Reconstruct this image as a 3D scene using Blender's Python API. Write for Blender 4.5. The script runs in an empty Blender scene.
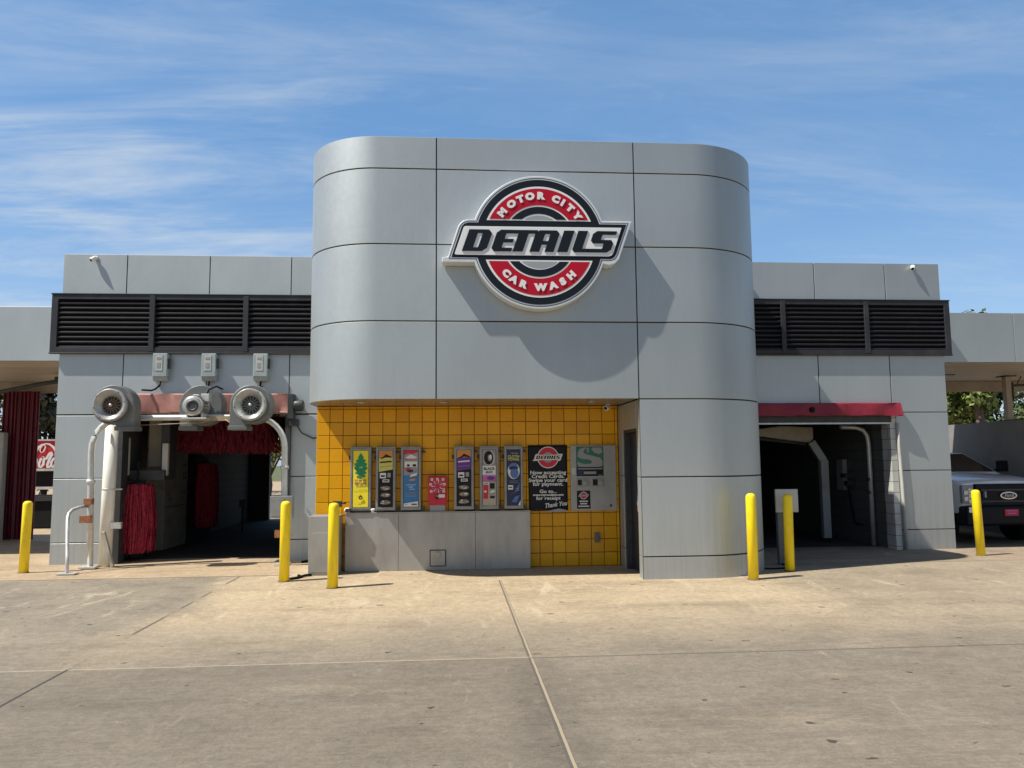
import bpy, math, random
from mathutils import Vector, Matrix
R_ = math.radians
PI = math.pi
scene = bpy.context.scene
COL = scene.collection
rnd = random.Random(7)

# ------------------------------------------------------------------ helpers
class MB:
    """collects shapes in world coordinates; becomes ONE mesh"""
    def __init__(s): s.v = []; s.f = []; s.m = []; s.sm = []
    def face(s, idx, mi=0, smooth=False):
        s.f.append(tuple(idx)); s.m.append(mi); s.sm.append(smooth)
    def poly(s, pts, mi=0, smooth=False):
        b = len(s.v); s.v += [tuple(p) for p in pts]; s.face(range(b, b+len(pts)), mi, smooth); return s
    def box(s, x0, x1, y0, y1, z0, z1, mi=0):
        b = len(s.v)
        s.v += [(x0,y0,z0),(x1,y0,z0),(x1,y1,z0),(x0,y1,z0),(x0,y0,z1),(x1,y0,z1),(x1,y1,z1),(x0,y1,z1)]
        for q in ((0,3,2,1),(4,5,6,7),(0,1,5,4),(1,2,6,5),(2,3,7,6),(3,0,4,7)): s.face([b+i for i in q], mi)
        return s
    def cbox(s, x0, x1, y0, y1, z0, z1, c, mi=0):
        """plate facing -y with a chamfered front edge"""
        b = len(s.v)
        for (y, d) in ((y1, 0), (y0+c, 0), (y0, c)):
            s.v += [(x0+d,y,z0+d),(x1-d,y,z0+d),(x1-d,y,z1-d),(x0+d,y,z1-d)]
        s.face([b+8,b+9,b+10,b+11], mi); s.face([b+3,b+2,b+1,b], mi)
        for k in (0,4):
            for i in range(4):
                j = (i+1) % 4
                s.face([b+k+i,b+k+j,b+k+4+j,b+k+4+i], mi)
        return s
    def ring(s, c, t, r, n, ref=None, squash=1):
        t = Vector(t).normalized()
        a = Vector((0,0,1)) if abs(t.z) < .9 else Vector((1,0,0))
        if ref is not None: a = Vector(ref)
        u = t.cross(a).normalized(); w = t.cross(u).normalized()
        b = len(s.v)
        for i in range(n):
            th = 2*PI*i/n
            s.v.append(tuple(Vector(c)+u*(r*math.cos(th))+w*(r*squash*math.sin(th))))
        return b
    def tube(s, pts, r, n=12, mi=0, cap=True, radii=None, ref=None, squash=1):
        pts = [Vector(p) for p in pts]; rs = []
        for i, p in enumerate(pts):
            t = (pts[min(i+1,len(pts)-1)]-pts[max(i-1,0)])
            rr = radii[i] if radii else r
            rs.append(s.ring(p, t, rr, n, ref, squash))
        for a, b in zip(rs, rs[1:]):
            for i in range(n):
                j = (i+1) % n
                s.face([a+i,b+i,b+j,a+j], mi, True)
        if cap:
            s.face([rs[0]+i for i in range(n)], mi); s.face([rs[-1]+i for i in reversed(range(n))], mi)
        return s
    def lathe(s, prof, o, axis=(0,0,1), n=24, mi=0, a0=0):
        """prof: list of (radius, distance along axis)"""
        ax = Vector(axis).normalized(); o = Vector(o)
        a = Vector((0,0,1)) if abs(ax.z) < .9 else Vector((1,0,0))
        u = ax.cross(a).normalized(); w = ax.cross(u).normalized()
        rs = []
        for r, h in prof:
            b = len(s.v); rs.append(b)
            for i in range(n):
                th = a0+2*PI*i/n
                s.v.append(tuple(o+ax*h+u*(r*math.cos(th))+w*(r*math.sin(th))))
        for a_, b_ in zip(rs, rs[1:]):
            for i in range(n):
                j = (i+1) % n
                s.face([a_+i,a_+j,b_+j,b_+i], mi, True)
        if prof[0][0] > 1e-4: s.face([rs[0]+i for i in reversed(range(n))], mi)
        if prof[-1][0] > 1e-4: s.face([rs[-1]+i for i in range(n)], mi)
        return s
    def prism(s, poly, y0, y1, mi=0, smooth=False):
        """poly in (x,z), counter-clockwise seen from the front; y0 front, y1 back"""
        n = len(poly); b = len(s.v)
        s.v += [(p[0],y0,p[1]) for p in poly]+[(p[0],y1,p[1]) for p in poly]
        s.face([b+i for i in range(n)], mi); s.face([b+n+i for i in reversed(range(n))], mi)
        for i in range(n):
            j = (i+1) % n
            s.face([b+j,b+i,b+n+i,b+n+j], mi, smooth)
        return s
    def extr_x(s, poly, x0, x1, mi=0, smooth=False):
        """poly in (y,z) extruded along x"""
        n = len(poly); b = len(s.v)
        s.v += [(x0,p[0],p[1]) for p in poly]+[(x1,p[0],p[1]) for p in poly]
        s.face([b+i for i in range(n)], mi); s.face([b+n+i for i in reversed(range(n))], mi)
        for i in range(n):
            j = (i+1) % n
            s.face([b+j,b+i,b+n+i,b+n+j], mi, smooth)
        return s
    def bar(s, p, q, w, h, mi=0):
        """square bar between two points"""
        p, q = Vector(p), Vector(q); t = (q-p).normalized()
        a = Vector((0,0,1)) if abs(t.z) < .9 else Vector((1,0,0))
        u = t.cross(a).normalized()*(w/2); v = t.cross(u).normalized()*(h/2)
        b = len(s.v)
        for c in (p, q): s.v += [tuple(c-u-v),tuple(c+u-v),tuple(c+u+v),tuple(c-u+v)]
        for f in ((0,1,2,3),(7,6,5,4),(0,4,5,1),(1,5,6,2),(2,6,7,3),(3,7,4,0)): s.face([b+i for i in f], mi)
        return s
    def flat(s, loops, y, depth=.004, mi=0, bev=0.0):
        """filled 2D outline(s) with holes, (x,z) loops; front at y, given depth backwards"""
        cu = bpy.data.curves.new('tmp','CURVE'); cu.dimensions = '2D'; cu.fill_mode = 'BOTH'
        cu.extrude = depth/2-bev; cu.bevel_depth = bev; cu.bevel_resolution = 1
        for lp in loops:
            sp = cu.splines.new('POLY'); sp.points.add(len(lp)-1); sp.use_cyclic_u = True
            for i, p in enumerate(lp): sp.points[i].co = (p[0],p[1],0,1)
        s._curve(cu, lambda c: (c.x, y+depth/2-c.z, c.y), mi); return s
    def text(s, body, x, z, size, y, depth=.004, mi=0, bold=0, shear=0, align='CENTER', rot=0, sx=1, spacing=1):
        cu = bpy.data.curves.new('tmp','FONT'); cu.body = body; cu.size = size; cu.extrude = depth/2
        cu.offset = bold; cu.shear = shear; cu.align_x = align; cu.align_y = 'CENTER'; cu.space_character = spacing
        cu.resolution_u = 3
        cr, sr = math.cos(rot), math.sin(rot)
        s._curve(cu, lambda c: (x+(c.x*sx*cr-c.y*sr), y+depth/2-c.z, z+(c.x*sx*sr+c.y*cr)), mi); return s
    def _curve(s, cu, fn, mi):
        ob = bpy.data.objects.new('tmp', cu); me = bpy.data.meshes.new_from_object(ob)
        b = len(s.v); s.v += [fn(v.co) for v in me.vertices]
        for p in me.polygons: s.face([b+i for i in p.vertices], mi)
        bpy.data.objects.remove(ob); bpy.data.meshes.remove(me); bpy.data.curves.remove(cu)
    def mesh(s, name, mats, org=(0,0,0)):
        me = bpy.data.meshes.new(name)
        o = Vector(org)
        me.from_pydata([tuple(Vector(v)-o) for v in s.v], [], s.f)
        for m in (mats if isinstance(mats,(list,tuple)) else [mats]): me.materials.append(m)
        me.polygons.foreach_set('material_index', s.m)
        me.polygons.foreach_set('use_smooth', s.sm)
        me.update()
        return me

ROOT = {}
def org_of(o):
    while o.parent: o = o.parent
    return o.location
def thing(name, label, cat, loc=(0,0,0), group=None):
    o = bpy.data.objects.new(name, None); COL.objects.link(o); o.location = loc
    o.empty_display_size = .2
    o['label'] = label; o['category'] = cat
    if group: o['group'] = group
    return o
def part(name, mb, mats, parent, label=None, bevel=0, seg=2, angle=None):
    me = mb.mesh(name, mats, org_of(parent))
    o = bpy.data.objects.new(name, me); COL.objects.link(o); o.parent = parent
    if label: o['label'] = label
    fin(o, bevel, seg, angle)
    return o
def each(name, mbs, mats, parent, **kw):
    for mb in mbs: part(name, mb, mats, parent, **kw)
def solo(name, mb, mats, label, cat, loc=(0,0,0), group=None, bevel=0, seg=2, angle=None):
    o = bpy.data.objects.new(name, mb.mesh(name, mats, loc)); COL.objects.link(o); o.location = loc
    o['label'] = label; o['category'] = cat
    if group: o['group'] = group
    fin(o, bevel, seg, angle)
    return o
def struct(name, mb, mats, kind='structure'):
    o = bpy.data.objects.new(name, mb.mesh(name, mats)); COL.objects.link(o); o['kind'] = kind
    return o
def fin(o, bevel, seg, angle):
    if bevel:
        b = o.modifiers.new('bevel','BEVEL'); b.width = bevel; b.segments = seg; b.limit_method = 'ANGLE'; b.angle_limit = R_(35)
    if angle:
        o.data.polygons.foreach_set('use_smooth', [True]*len(o.data.polygons))
        o.data.set_sharp_from_angle(angle=R_(angle))
def copy_tree(o, loc, label=None, parent=None):
    c = o.copy(); COL.objects.link(c)
    if parent: c.parent = parent
    else:
        c.location = loc
        if label: c['label'] = label
    for ch in o.children: copy_tree(ch, None, None, c)
    return c

# ------------------------------------------------------------------ materials
def nt(name):
    m = bpy.data.materials.new(name); m.use_nodes = True
    t = m.node_tree; b = t.nodes['Principled BSDF']
    return m, t, b
class G:
    """tiny node-graph helper"""
    def __init__(s, t): s.t = t
    def n(s, ty, **kw):
        x = s.t.nodes.new(ty)
        for k, v in kw.items(): setattr(x, k, v)
        return x
    def l(s, a, b): s.t.links.new(a, b)
    def pos(s): return s.n('ShaderNodeNewGeometry').outputs['Position']
    def obj(s): return s.n('ShaderNodeTexCoord').outputs['Object']
    def mapping(s, src, scale=(1,1,1), rot=(0,0,0), loc=(0,0,0)):
        m = s.n('ShaderNodeMapping'); s.l(src, m.inputs['Vector'])
        m.inputs['Scale'].default_value = scale; m.inputs['Rotation'].default_value = rot; m.inputs['Location'].default_value = loc
        return m.outputs[0]
    def noise(s, src, scale=5, detail=4, rough=.55, dist=0):
        x = s.n('ShaderNodeTexNoise'); s.l(src, x.inputs['Vector'])
        x.inputs['Scale'].default_value = scale; x.inputs['Detail'].default_value = detail
        x.inputs['Roughness'].default_value = rough; x.inputs['Distortion'].default_value = dist
        return x.outputs['Fac']
    def ramp(s, f, a, b, ca=(0,0,0,1), cb=(1,1,1,1)):
        x = s.n('ShaderNodeMapRange'); x.interpolation_type = 'SMOOTHSTEP'
        s.l(f, x.inputs[0]); x.inputs[1].default_value = a; x.inputs[2].default_value = b
        return x.outputs[0]
    def math(s, op, a, b=None, c=None):
        x = s.n('ShaderNodeMath', operation=op)
        for i, q in enumerate((a, b, c)):
            if q is None: continue
            if isinstance(q, (int, float)): x.inputs[i].default_value = q
            else: s.l(q, x.inputs[i])
        return x.outputs[0]
    def mix(s, f, a, b, mode='MIX'):
        x = s.n('ShaderNodeMix', data_type='RGBA', blend_type=mode)
        if isinstance(f, (int, float)): x.inputs[0].default_value = f
        else: s.l(f, x.inputs[0])
        for i, q in ((6, a), (7, b)):
            if isinstance(q, tuple): x.inputs[i].default_value = (*q[:3], 1)
            else: s.l(q, x.inputs[i])
        return x.outputs[2]
    def xyz(s, v):
        x = s.n('ShaderNodeSeparateXYZ'); s.l(v, x.inputs[0]); return x.outputs
    def bump(s, h, b, strength=.2, dist=.01):
        x = s.n('ShaderNodeBump'); s.l(h, x.inputs['Height']); x.inputs['Strength'].default_value = strength
        x.inputs['Distance'].default_value = dist; s.l(x.outputs[0], b.inputs['Normal']); return x

def mat(name, col, rough=.5, metal=0, var=.0, scale=4, bump=0, bscale=40, bdist=.003, dirt=None, dirt_amt=.5, dscale=3, coat=0, spec=None, stretch=(1,1,1)):
    m, t, b = nt(name); g = G(t)
    b.inputs['Base Color'].default_value = (*col, 1)
    b.inputs['Roughness'].default_value = rough; b.inputs['Metallic'].default_value = metal
    if coat: b.inputs['Coat Weight'].default_value = coat; b.inputs['Coat Roughness'].default_value = .1
    if spec is not None: b.inputs['Specular IOR Level'].default_value = spec
    if var or dirt:
        p = g.mapping(g.pos(), stretch)
        c = tuple(col)
        if var:
            f = g.noise(p, scale, 5)
            lo = tuple(x*(1-var) for x in col); hi = tuple(min(1, x*(1+var)) for x in col)
            c = g.mix(g.ramp(f, .3, .7), lo, hi)
        if dirt:
            f2 = g.noise(g.mapping(g.pos(), stretch, loc=(3.1,1.7,.4)), dscale, 6, .65)
            c = g.mix(g.math('MULTIPLY', g.ramp(f2, .48, .72), dirt_amt), c, dirt)
        g.l(c, b.inputs['Base Color'])
        r = g.math('MULTIPLY_ADD', g.noise(p, scale*3, 3), .2, rough-.1)
        g.l(r, b.inputs['Roughness'])
    if bump:
        g.bump(g.noise(g.mapping(g.pos(), stretch), bscale, 4), b, bump, bdist)
    return m

def m_alu(name, col, dirty=0.0, metal=.55, rough=.38):
    m, t, b = nt(name); g = G(t)
    p = g.pos(); z = g.xyz(p)[2]
    f = g.noise(g.mapping(p, (1,1,.5)), .9, 4)
    c = g.mix(g.ramp(f, .3, .7), tuple(x*.95 for x in col), tuple(min(1,x*1.05) for x in col))
    isl = g.n('ShaderNodeNewGeometry').outputs['Random Per Island']
    c = g.mix(isl, g.mix(1.0, c, (.95,.95,.95), 'MULTIPLY'), g.mix(1.0, c, (1.04,1.04,1.04), 'MULTIPLY'))
    st = g.noise(g.mapping(p, (5,5,.25)), 3.2, 6, .7)
    st2 = g.noise(g.mapping(p, (1,1,.5)), 1.3, 4, .6)
    low = g.ramp(g.math('MULTIPLY_ADD', st2, 1.2, z), 2.4, .2)
    d = g.math('MULTIPLY', g.ramp(st, .38, .72), g.math('MULTIPLY_ADD', low, .15*dirty, .03))
    c = g.mix(d, c, (.16,.13,.10))
    g.l(c, b.inputs['Base Color'])
    b.inputs['Metallic'].default_value = metal
    r = g.math('MULTIPLY_ADD', g.noise(g.mapping(p,(1,1,1)), 14, 4), .14, rough-.07)
    g.l(g.math('ADD', r, g.math('MULTIPLY', d, .3)), b.inputs['Roughness'])
    g.bump(g.noise(g.mapping(p,(1,1,.6)), 1.6, 2), b, .2, .02)
    return m

M = {}
M['alu'] = m_alu('silver_panel', (.462,.495,.500), 1, .72, .52)
M['joint'] = mat('panel_joint', (.03,.03,.035), .8)
M['steel'] = mat('stainless_steel', (.30,.30,.29), .42, .6, .10, 6, .05, 60, dirt=(.22,.19,.16), dirt_amt=.5)
M['counter'] = mat('brushed_counter_steel', (.40,.395,.38), .48, .55, .08, 2.5, .03, 30, dirt=(.20,.15,.11), dirt_amt=.28, dscale=1.6, stretch=(1.6,1,.5))
M['galv'] = mat('galvanised_pipe', (.60,.60,.58), .42, .5, .10, 8, .05, 60, dirt=(.40,.35,.29), dirt_amt=.3, dscale=8)
M['bladedust'] = mat('dusty_blade', (.17,.11,.07), .7, .2, .4, 40)
M['impeller'] = mat('dusty_impeller', (.10,.085,.07), .7, .2, .5, 30)
M['pvc'] = mat('white_pvc', (.80,.78,.70), .4, 0, .05, 3, dirt=(.55,.48,.38), dirt_amt=.12, dscale=1.5)
M['blower'] = mat('grey_blower_plastic', (.125,.135,.135), .55, 0, .10, 5, .1, 90, dirt=(.33,.30,.26), dirt_amt=.4)
M['conegrey'] = mat('inlet_cone', (.42,.42,.40), .35, .4, .08, 12, dirt=(.22,.17,.12), dirt_amt=.5, dscale=9)
M['dark'] = mat('dark_metal', (.045,.048,.05), .5, .2, .15, 8)
M['louver'] = mat('louver_bronze', (.030,.031,.036), .55, .2, .12, 4, dirt=(.10,.10,.10), dirt_amt=.2)
M['slat'] = mat('louver_slat', (.008,.008,.013), .6, 0, .12, 5, dirt=(.05,.05,.055), dirt_amt=.25)
M['black'] = mat('black_rubber', (.010,.010,.011), .7, spec=.2)
M['blackgloss'] = mat('black_gloss', (.006,.008,.014), .4, spec=.2)
M['void'] = mat('dark_interior', (.015,.015,.016), .9)
M['grout'] = mat('grout', (.085,.048,.022), .9, 0, .2, 30)
M['yellowp'] = mat('bollard_yellow', (.97,.72,.008), .36, 0, .06, 4, .04, 50, dirt=(.38,.27,.05), dirt_amt=.35, dscale=5, stretch=(2,2,.7))
M['red'] = mat('red_vinyl', (.225,.012,.028), .55, 0, .15, 3, .25, 8, .02)
M['pink'] = mat('faded_red_vinyl', (.33,.15,.12), .55, 0, .12, 3, .25, 8, .02)
M['brush'] = mat('red_foam', (.32,.012,.035), .75, 0, .55, 22)
M['curtain'] = mat('dark_red_panel', (.13,.008,.022), .5, 0, .2, 3, .05, 20)
M['whitewall'] = mat('white_wall', (.30,.31,.31), .5, 0, .12, 2, dirt=(.16,.15,.13), dirt_amt=.5)
M['offwhite'] = mat('offwhite_sheet', (.50,.49,.45), .5, 0, .08, 4, dirt=(.28,.25,.2), dirt_amt=.5)
M['cabsheet'] = mat('wall_sheet', (.24,.235,.22), .7, 0, .1, 4, dirt=(.12,.11,.10), dirt_amt=.5, spec=.2)
M['fringe'] = mat('dark_red_cloth', (.17,.007,.02), .8, 0, .5, 18)
M['white'] = mat('white_paint', (.80,.80,.78), .4)
M['beige'] = mat('beige_fibreglass', (.45,.39,.29), .5, 0, .1, 4)
M['boxgrey'] = mat('switch_box_grey', (.33,.38,.38), .45, 0, .08, 10)
M['screen'] = mat('screen_wall_stucco', (.235,.225,.21), .85, 0, .08, 2, .15, 60)
M['ceil'] = mat('canopy_soffit', (.42,.36,.29), .6, 0, .12, 1.5, stretch=(.3,4,1))
M['post'] = mat('tan_post', (.38,.31,.24), .5, 0, .1, 5)
M['rust'] = mat('rusty_plate', (.30,.12,.055), .7, .1, .3, 20)
M['glass'] = mat('dark_glass', (.02,.025,.03), .06, 0, spec=.6)
M['truck'] = mat('white_truck_paint', (.86,.87,.88), .22, 0, .03, 3, coat=.5)
M['chrome'] = mat('chrome', (.75,.75,.75), .12, 1)
M['lens'] = mat('clear_lens', (.62,.65,.68), .08, .6, .3, 30)
M['signrim'] = mat('sign_silver', (.70,.72,.72), .35, .25, .05, 3)
M['signplate'] = mat('sign_light_plate', (.80,.80,.80), .4)
M['signblack'] = mat('sign_black', (.006,.010,.016), .45, spec=.3)
M['signred'] = mat('sign_red', (.46,.003,.022), .45, spec=.3)
M['signgrey'] = mat('sign_grey', (.36,.38,.39), .4, .2)
M['signwhite'] = mat('sign_white', (.80,.80,.79), .4)
M['teal'] = mat('print_green', (.02,.16,.10), .4)
M['yel'] = mat('print_yellow', (.86,.72,.02), .5)
M['pyel'] = mat('print_pale_yellow', (.62,.56,.12), .5)
M['orange'] = mat('print_orange', (.60,.26,.06), .5)
M['green'] = mat('print_tree_green', (.01,.26,.09), .5)
M['purple'] = mat('print_purple', (.13,.03,.28), .5)
M['pinkp'] = mat('print_pink', (.52,.13,.36), .5)
M['blue'] = mat('print_blue', (.03,.19,.46), .5)
M['navy'] = mat('print_navy', (.018,.025,.08), .5)
M['mblue'] = mat('print_mid_blue', (.09,.16,.42), .5)
M['pgrey'] = mat('print_grey', (.30,.30,.31), .5)
M['pwhite'] = mat('print_white', (.72,.72,.70), .5)
M['pred'] = mat('print_red', (.55,.015,.04), .45)
M['pblack'] = mat('print_black', (.010,.010,.014), .5, spec=.3)
M['brown'] = mat('print_brown', (.22,.16,.10), .5)
M['trailer'] = mat('trailer_red', (.50,.012,.02), .45, 0, .05, 1)
M['wood'] = mat('timber', (.34,.27,.18), .8, 0, .2, 6)
M['bark'] = mat('bark', (.10,.075,.055), .9, 0, .3, 8, .4, 20, .02)
def m_leaf(name, col):
    m, t, b = nt(name); g = G(t)
    oi = g.n('ShaderNodeNewGeometry').outputs['Random Per Island']
    c = g.mix(oi, tuple(x*.55 for x in col), tuple(min(1,x*1.5) for x in col))
    g.l(c, b.inputs['Base Color']); b.inputs['Roughness'].default_value = .55
    b.inputs['Transmission Weight'].default_value = 0
    return m
M['leafa'] = m_leaf('leaf_bright', (.115,.15,.028)); M['leafb'] = m_leaf('leaf_mid', (.055,.085,.022)); M['leafc'] = m_leaf('leaf_dull', (.055,.065,.03))

def m_tile():
    m, t, b = nt('yellow_tile'); g = G(t)
    oi = g.n('ShaderNodeNewGeometry').outputs['Random Per Island']
    p = g.pos()
    c = g.mix(oi, (.66,.305,.002), (.78,.38,.003))
    f = g.noise(p, 2.2, 5)
    c = g.mix(g.math('MULTIPLY', g.ramp(f, .5, .75), .3), c, (.52,.24,.02))
    g.l(c, b.inputs['Base Color']); b.inputs['Specular IOR Level'].default_value = .3
    g.l(g.math('MULTIPLY_ADD', g.noise(p, 30, 3), .15, .2), b.inputs['Roughness'])
    g.bump(g.noise(p, 7, 2), b, .08, .01)
    return m
M['tile'] = m_tile()

def m_block(name, col, bw, bh, mortar=(.05,.05,.05), rough=.75, axis='yz'):
    m, t, b = nt(name); g = G(t)
    x, y, z = g.xyz(g.pos())
    cb = g.n('ShaderNodeCombineXYZ'); g.l(y if axis == 'yz' else x, cb.inputs[0]); g.l(z, cb.inputs[1])
    br = g.n('ShaderNodeTexBrick'); g.l(cb.outputs[0], br.inputs['Vector'])
    br.inputs['Scale'].default_value = 1; br.inputs['Brick Width'].default_value = bw; br.inputs['Row Height'].default_value = bh
    br.inputs['Mortar Size'].default_value = .006; br.inputs['Mortar Smooth'].default_value = .3
    br.inputs['Color1'].default_value = (*col,1); br.inputs['Color2'].default_value = (*[q*.9 for q in col],1); br.inputs['Mortar'].default_value = (*mortar,1)
    f = g.noise(g.mapping(g.pos(),(1,1,.4)), 1.6, 6, .65)
    low = g.ramp(z, 1.4, .0)
    c = g.mix(g.math('MULTIPLY', g.ramp(f, .35, .7), g.math('MULTIPLY_ADD', low, .4, .3)), br.outputs[0], (.11,.10,.085))
    g.l(c, b.inputs['Base Color']); b.inputs['Roughness'].default_value = rough; b.inputs['Specular IOR Level'].default_value = .2
    return m
M['block'] = m_block('painted_block_wall', (.125,.13,.125), .4, .2)
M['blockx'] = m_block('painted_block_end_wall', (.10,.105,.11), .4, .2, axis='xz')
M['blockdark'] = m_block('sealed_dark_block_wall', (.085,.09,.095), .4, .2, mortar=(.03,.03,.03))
M['blockwhite'] = m_block('white_block_jamb', (.62,.62,.58), .4, .2, mortar=(.12,.12,.12))

def m_ground():
    m, t, b = nt('concrete_paving'); g = G(t)
    p = g.pos(); x, y, z = g.xyz(p)
    big = g.noise(g.mapping(p,(1,1.3,1)), .33, 5, .6)
    med = g.noise(g.mapping(p,(1,1,1),loc=(5,3,0)), 1.4, 6, .62)
    fine = g.noise(p, 34, 5, .7)
    grit = g.noise(p, 140, 3, .7)
    # weathered: warm tan near the building, greyer and darker out in the lane
    lane = g.ramp(g.math('ADD', y, g.math('MULTIPLY', g.math('SUBTRACT', big, .5), 3.5)), -1.2, -4.6)
    c = g.mix(lane, (.485,.38,.245), (.222,.186,.138))
    # grey drag-out of the wash bays, left and right
    lx = g.math('MULTIPLY', g.ramp(g.math('ADD', x, g.math('MULTIPLY', big, 1.6)), -2.7, -3.5), g.ramp(y, -5.5, -1.5))
    lx = g.math('MULTIPLY', lx, g.ramp(y, 1.3, .9))
    rx = g.math('MULTIPLY', g.ramp(g.math('ADD', x, g.math('MULTIPLY', big, 2.0)), 4.2, 5.6), g.ramp(y, -4.5, -1.0))
    wet = g.math('MAXIMUM', lx, g.math('MULTIPLY', rx, .6))
    c = g.mix(g.math('MULTIPLY', wet, g.math('MULTIPLY_ADD', med, .7, .45)), c, (.19,.17,.135))
    # pad tint
    pad = g.math('MULTIPLY', g.ramp(y, 1.05, 1.2), g.ramp(x, -3.0, -3.3))
    c = g.mix(g.math('MULTIPLY', pad, .8), c, (.44,.32,.20))
    padr = g.math('MULTIPLY', g.ramp(y, 1.1, 1.3), g.ramp(x, 4.2, 4.4))
    c = g.mix(g.math('MULTIPLY', padr, .7), c, (.34,.25,.17))
    # mottling
    c = g.mix(g.ramp(med, .42, .70), c, g.mix(1.0, c, (.84,.83,.82), 'MULTIPLY'))
    c = g.mix(g.math('MULTIPLY', g.ramp(big, .52, .72), .3), c, g.mix(1.0, c, (.76,.76,.77), 'MULTIPLY'))
    # tyre lanes: soft dark bands running across the lot
    band = g.noise(g.mapping(p,(.07,1.6,1),rot=(0,0,.06)), 1.3, 6, .65)
    c = g.mix(g.math('MULTIPLY', g.ramp(band, .5, .68), .45), c, g.mix(1.0, c, (.66,.66,.67), 'MULTIPLY'))
    lt = g.noise(g.mapping(p,(.5,1.4,1),rot=(0,0,-.5),loc=(9,2,0)), 1.1, 6, .7)
    c = g.mix(g.math('MULTIPLY', g.ramp(lt, .56, .72), .35), c, (.42,.33,.23))
    g2 = g.noise(g.mapping(p,(1,1,1),loc=(2,8,0)), 11, 6, .72)
    c = g.mix(g.math('MULTIPLY', g.ramp(g2, .36, .64), 1.0), g.mix(1.0, c, (1.09,1.09,1.08), 'MULTIPLY'), g.mix(1.0, c, (.84,.84,.84), 'MULTIPLY'))
    sc_ = g.noise(g.mapping(p,(2.2,.9,1),rot=(0,0,.9),loc=(1,5,0)), 2.6, 7, .75, 1.2)
    c = g.mix(g.math('MULTIPLY', g.ramp(sc_, .58, .72), .35), c, (.52,.43,.31))
    # broom finish: fine lines across
    br = g.noise(g.mapping(p,(1.2,70,1)), 1, 3, .6)
    c = g.mix(g.math('MULTIPLY', g.ramp(br, .35, .7), .10), c, (.14,.12,.10))
    c = g.mix(g.math('MULTIPLY', g.ramp(fine, .38, .62), .5), c, g.mix(1.0, c, (.62,.60,.58), 'MULTIPLY'))
    c = g.mix(g.math('MULTIPLY', g.ramp(grit, .52, .70), .5), c, (.45,.38,.28))
    tine = g.noise(g.mapping(p,(1.6,46,1),rot=(0,0,R_(-24))), 1, 4, .6)
    c = g.mix(g.math('MULTIPLY', g.ramp(tine, .40, .62), g.math('MULTIPLY', lane, .10)), c, (.40,.34,.25))
    oil = g.noise(g.mapping(p,(.7,1.7,1),rot=(0,0,.03),loc=(3,6,0)), 1.0, 7, .72)
    c = g.mix(g.math('MULTIPLY', g.ramp(oil, .50, .72), .5), c, g.mix(1.0, c, (.52,.51,.50), 'MULTIPLY'))
    wt = g.noise(g.mapping(p,(1.8,.5,1),rot=(0,0,.25),loc=(7,1,0)), 1.6, 7, .72, .8)
    c = g.mix(g.math('MULTIPLY', g.math('MULTIPLY', g.ramp(wt, .55, .70), g.ramp(y, -4.2, -1.0)), .45), c, (.60,.50,.36))
    # oil/gum spots
    vo = g.n('ShaderNodeTexVoronoi', voronoi_dimensions='2D'); wv = g.n('ShaderNodeTexNoise'); g.l(p, wv.inputs['Vector']); wv.inputs['Scale'].default_value = 16; wv.inputs['Detail'].default_value = 3
    va = g.n('ShaderNodeVectorMath', operation='MULTIPLY_ADD'); g.l(wv.outputs['Color'], va.inputs[0]); va.inputs[1].default_value = (.10,.10,0); g.l(g.mapping(p,(1,1.5,1)), va.inputs[2])
    g.l(va.outputs[0], vo.inputs['Vector']); vo.inputs['Scale'].default_value = 1.7
    sp = g.math('LESS_THAN', vo.outputs['Distance'], g.math('MULTIPLY_ADD', g.noise(p, 1.7, 2), .26, -.115))
    c = g.mix(g.math('MULTIPLY', sp, .85), c, (.035,.03,.027))
    sl_ = g.math('MULTIPLY', g.math('LESS_THAN', y, -4.03), g.math('MULTIPLY_ADD', g.math('LESS_THAN', x, -.07), .34, .14))
    c = g.mix(g.math('MULTIPLY', sl_, g.math('MULTIPLY_ADD', big, .8, .5)), c, g.mix(1.0, c, (.62,.62,.63), 'MULTIPLY'))
    # joints between the slabs
    wob = g.math('MULTIPLY', g.math('SUBTRACT', g.noise(p, 2.2, 5, .7), .5), .016)
    def line(coord, at, w, lo=None, hi=None, other=None):
        d = g.math('ABSOLUTE', g.math('SUBTRACT', g.math('ADD', coord, wob), at))
        k = g.math('LESS_THAN', d, w)
        if lo is not None: k = g.math('MULTIPLY', k, g.math('GREATER_THAN', other, lo))
        if hi is not None: k = g.math('MULTIPLY', k, g.math('LESS_THAN', other, hi))
        return k
    def dirt_line(c, k, col, amt): return g.mix(g.math('MULTIPLY', k, amt), c, col)
    soft = g.math('ABSOLUTE', g.math('SUBTRACT', g.math('ADD', x, .07), wob))
    c = g.mix(g.math('MULTIPLY', g.math('MULTIPLY', g.ramp(soft, .42, .05), g.ramp(y, -3.6, -5.0)), .45), c, g.mix(1.0, c, (.55,.55,.56), 'MULTIPLY'))
    c = dirt_line(c, line(x, -.07, .022, hi=.24, other=y), (.09,.08,.065), .8)
    c = dirt_line(c, line(x, -.062, .010, hi=.24, other=y), (.36,.29,.19), .85)
    c = dirt_line(c, line(y, -4.02, .009, hi=-.07, other=x), (.46,.38,.27), .6)
    c = dirt_line(c, line(y, -4.05, .014, lo=-.07, other=x), (.09,.075,.06), .8)
    brk = g.ramp(g.noise(p, 1.1, 3), .45, .55)
    c = dirt_line(c, g.math('MULTIPLY', line(x, -3.83, .013, hi=-4.02, other=y), 1.0), (.04,.035,.03), .95)
    c = dirt_line(c, g.math('MULTIPLY', line(x, -3.83, .018, lo=-4.02, hi=1.1, other=y), brk), (.07,.06,.05), .8)
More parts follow.
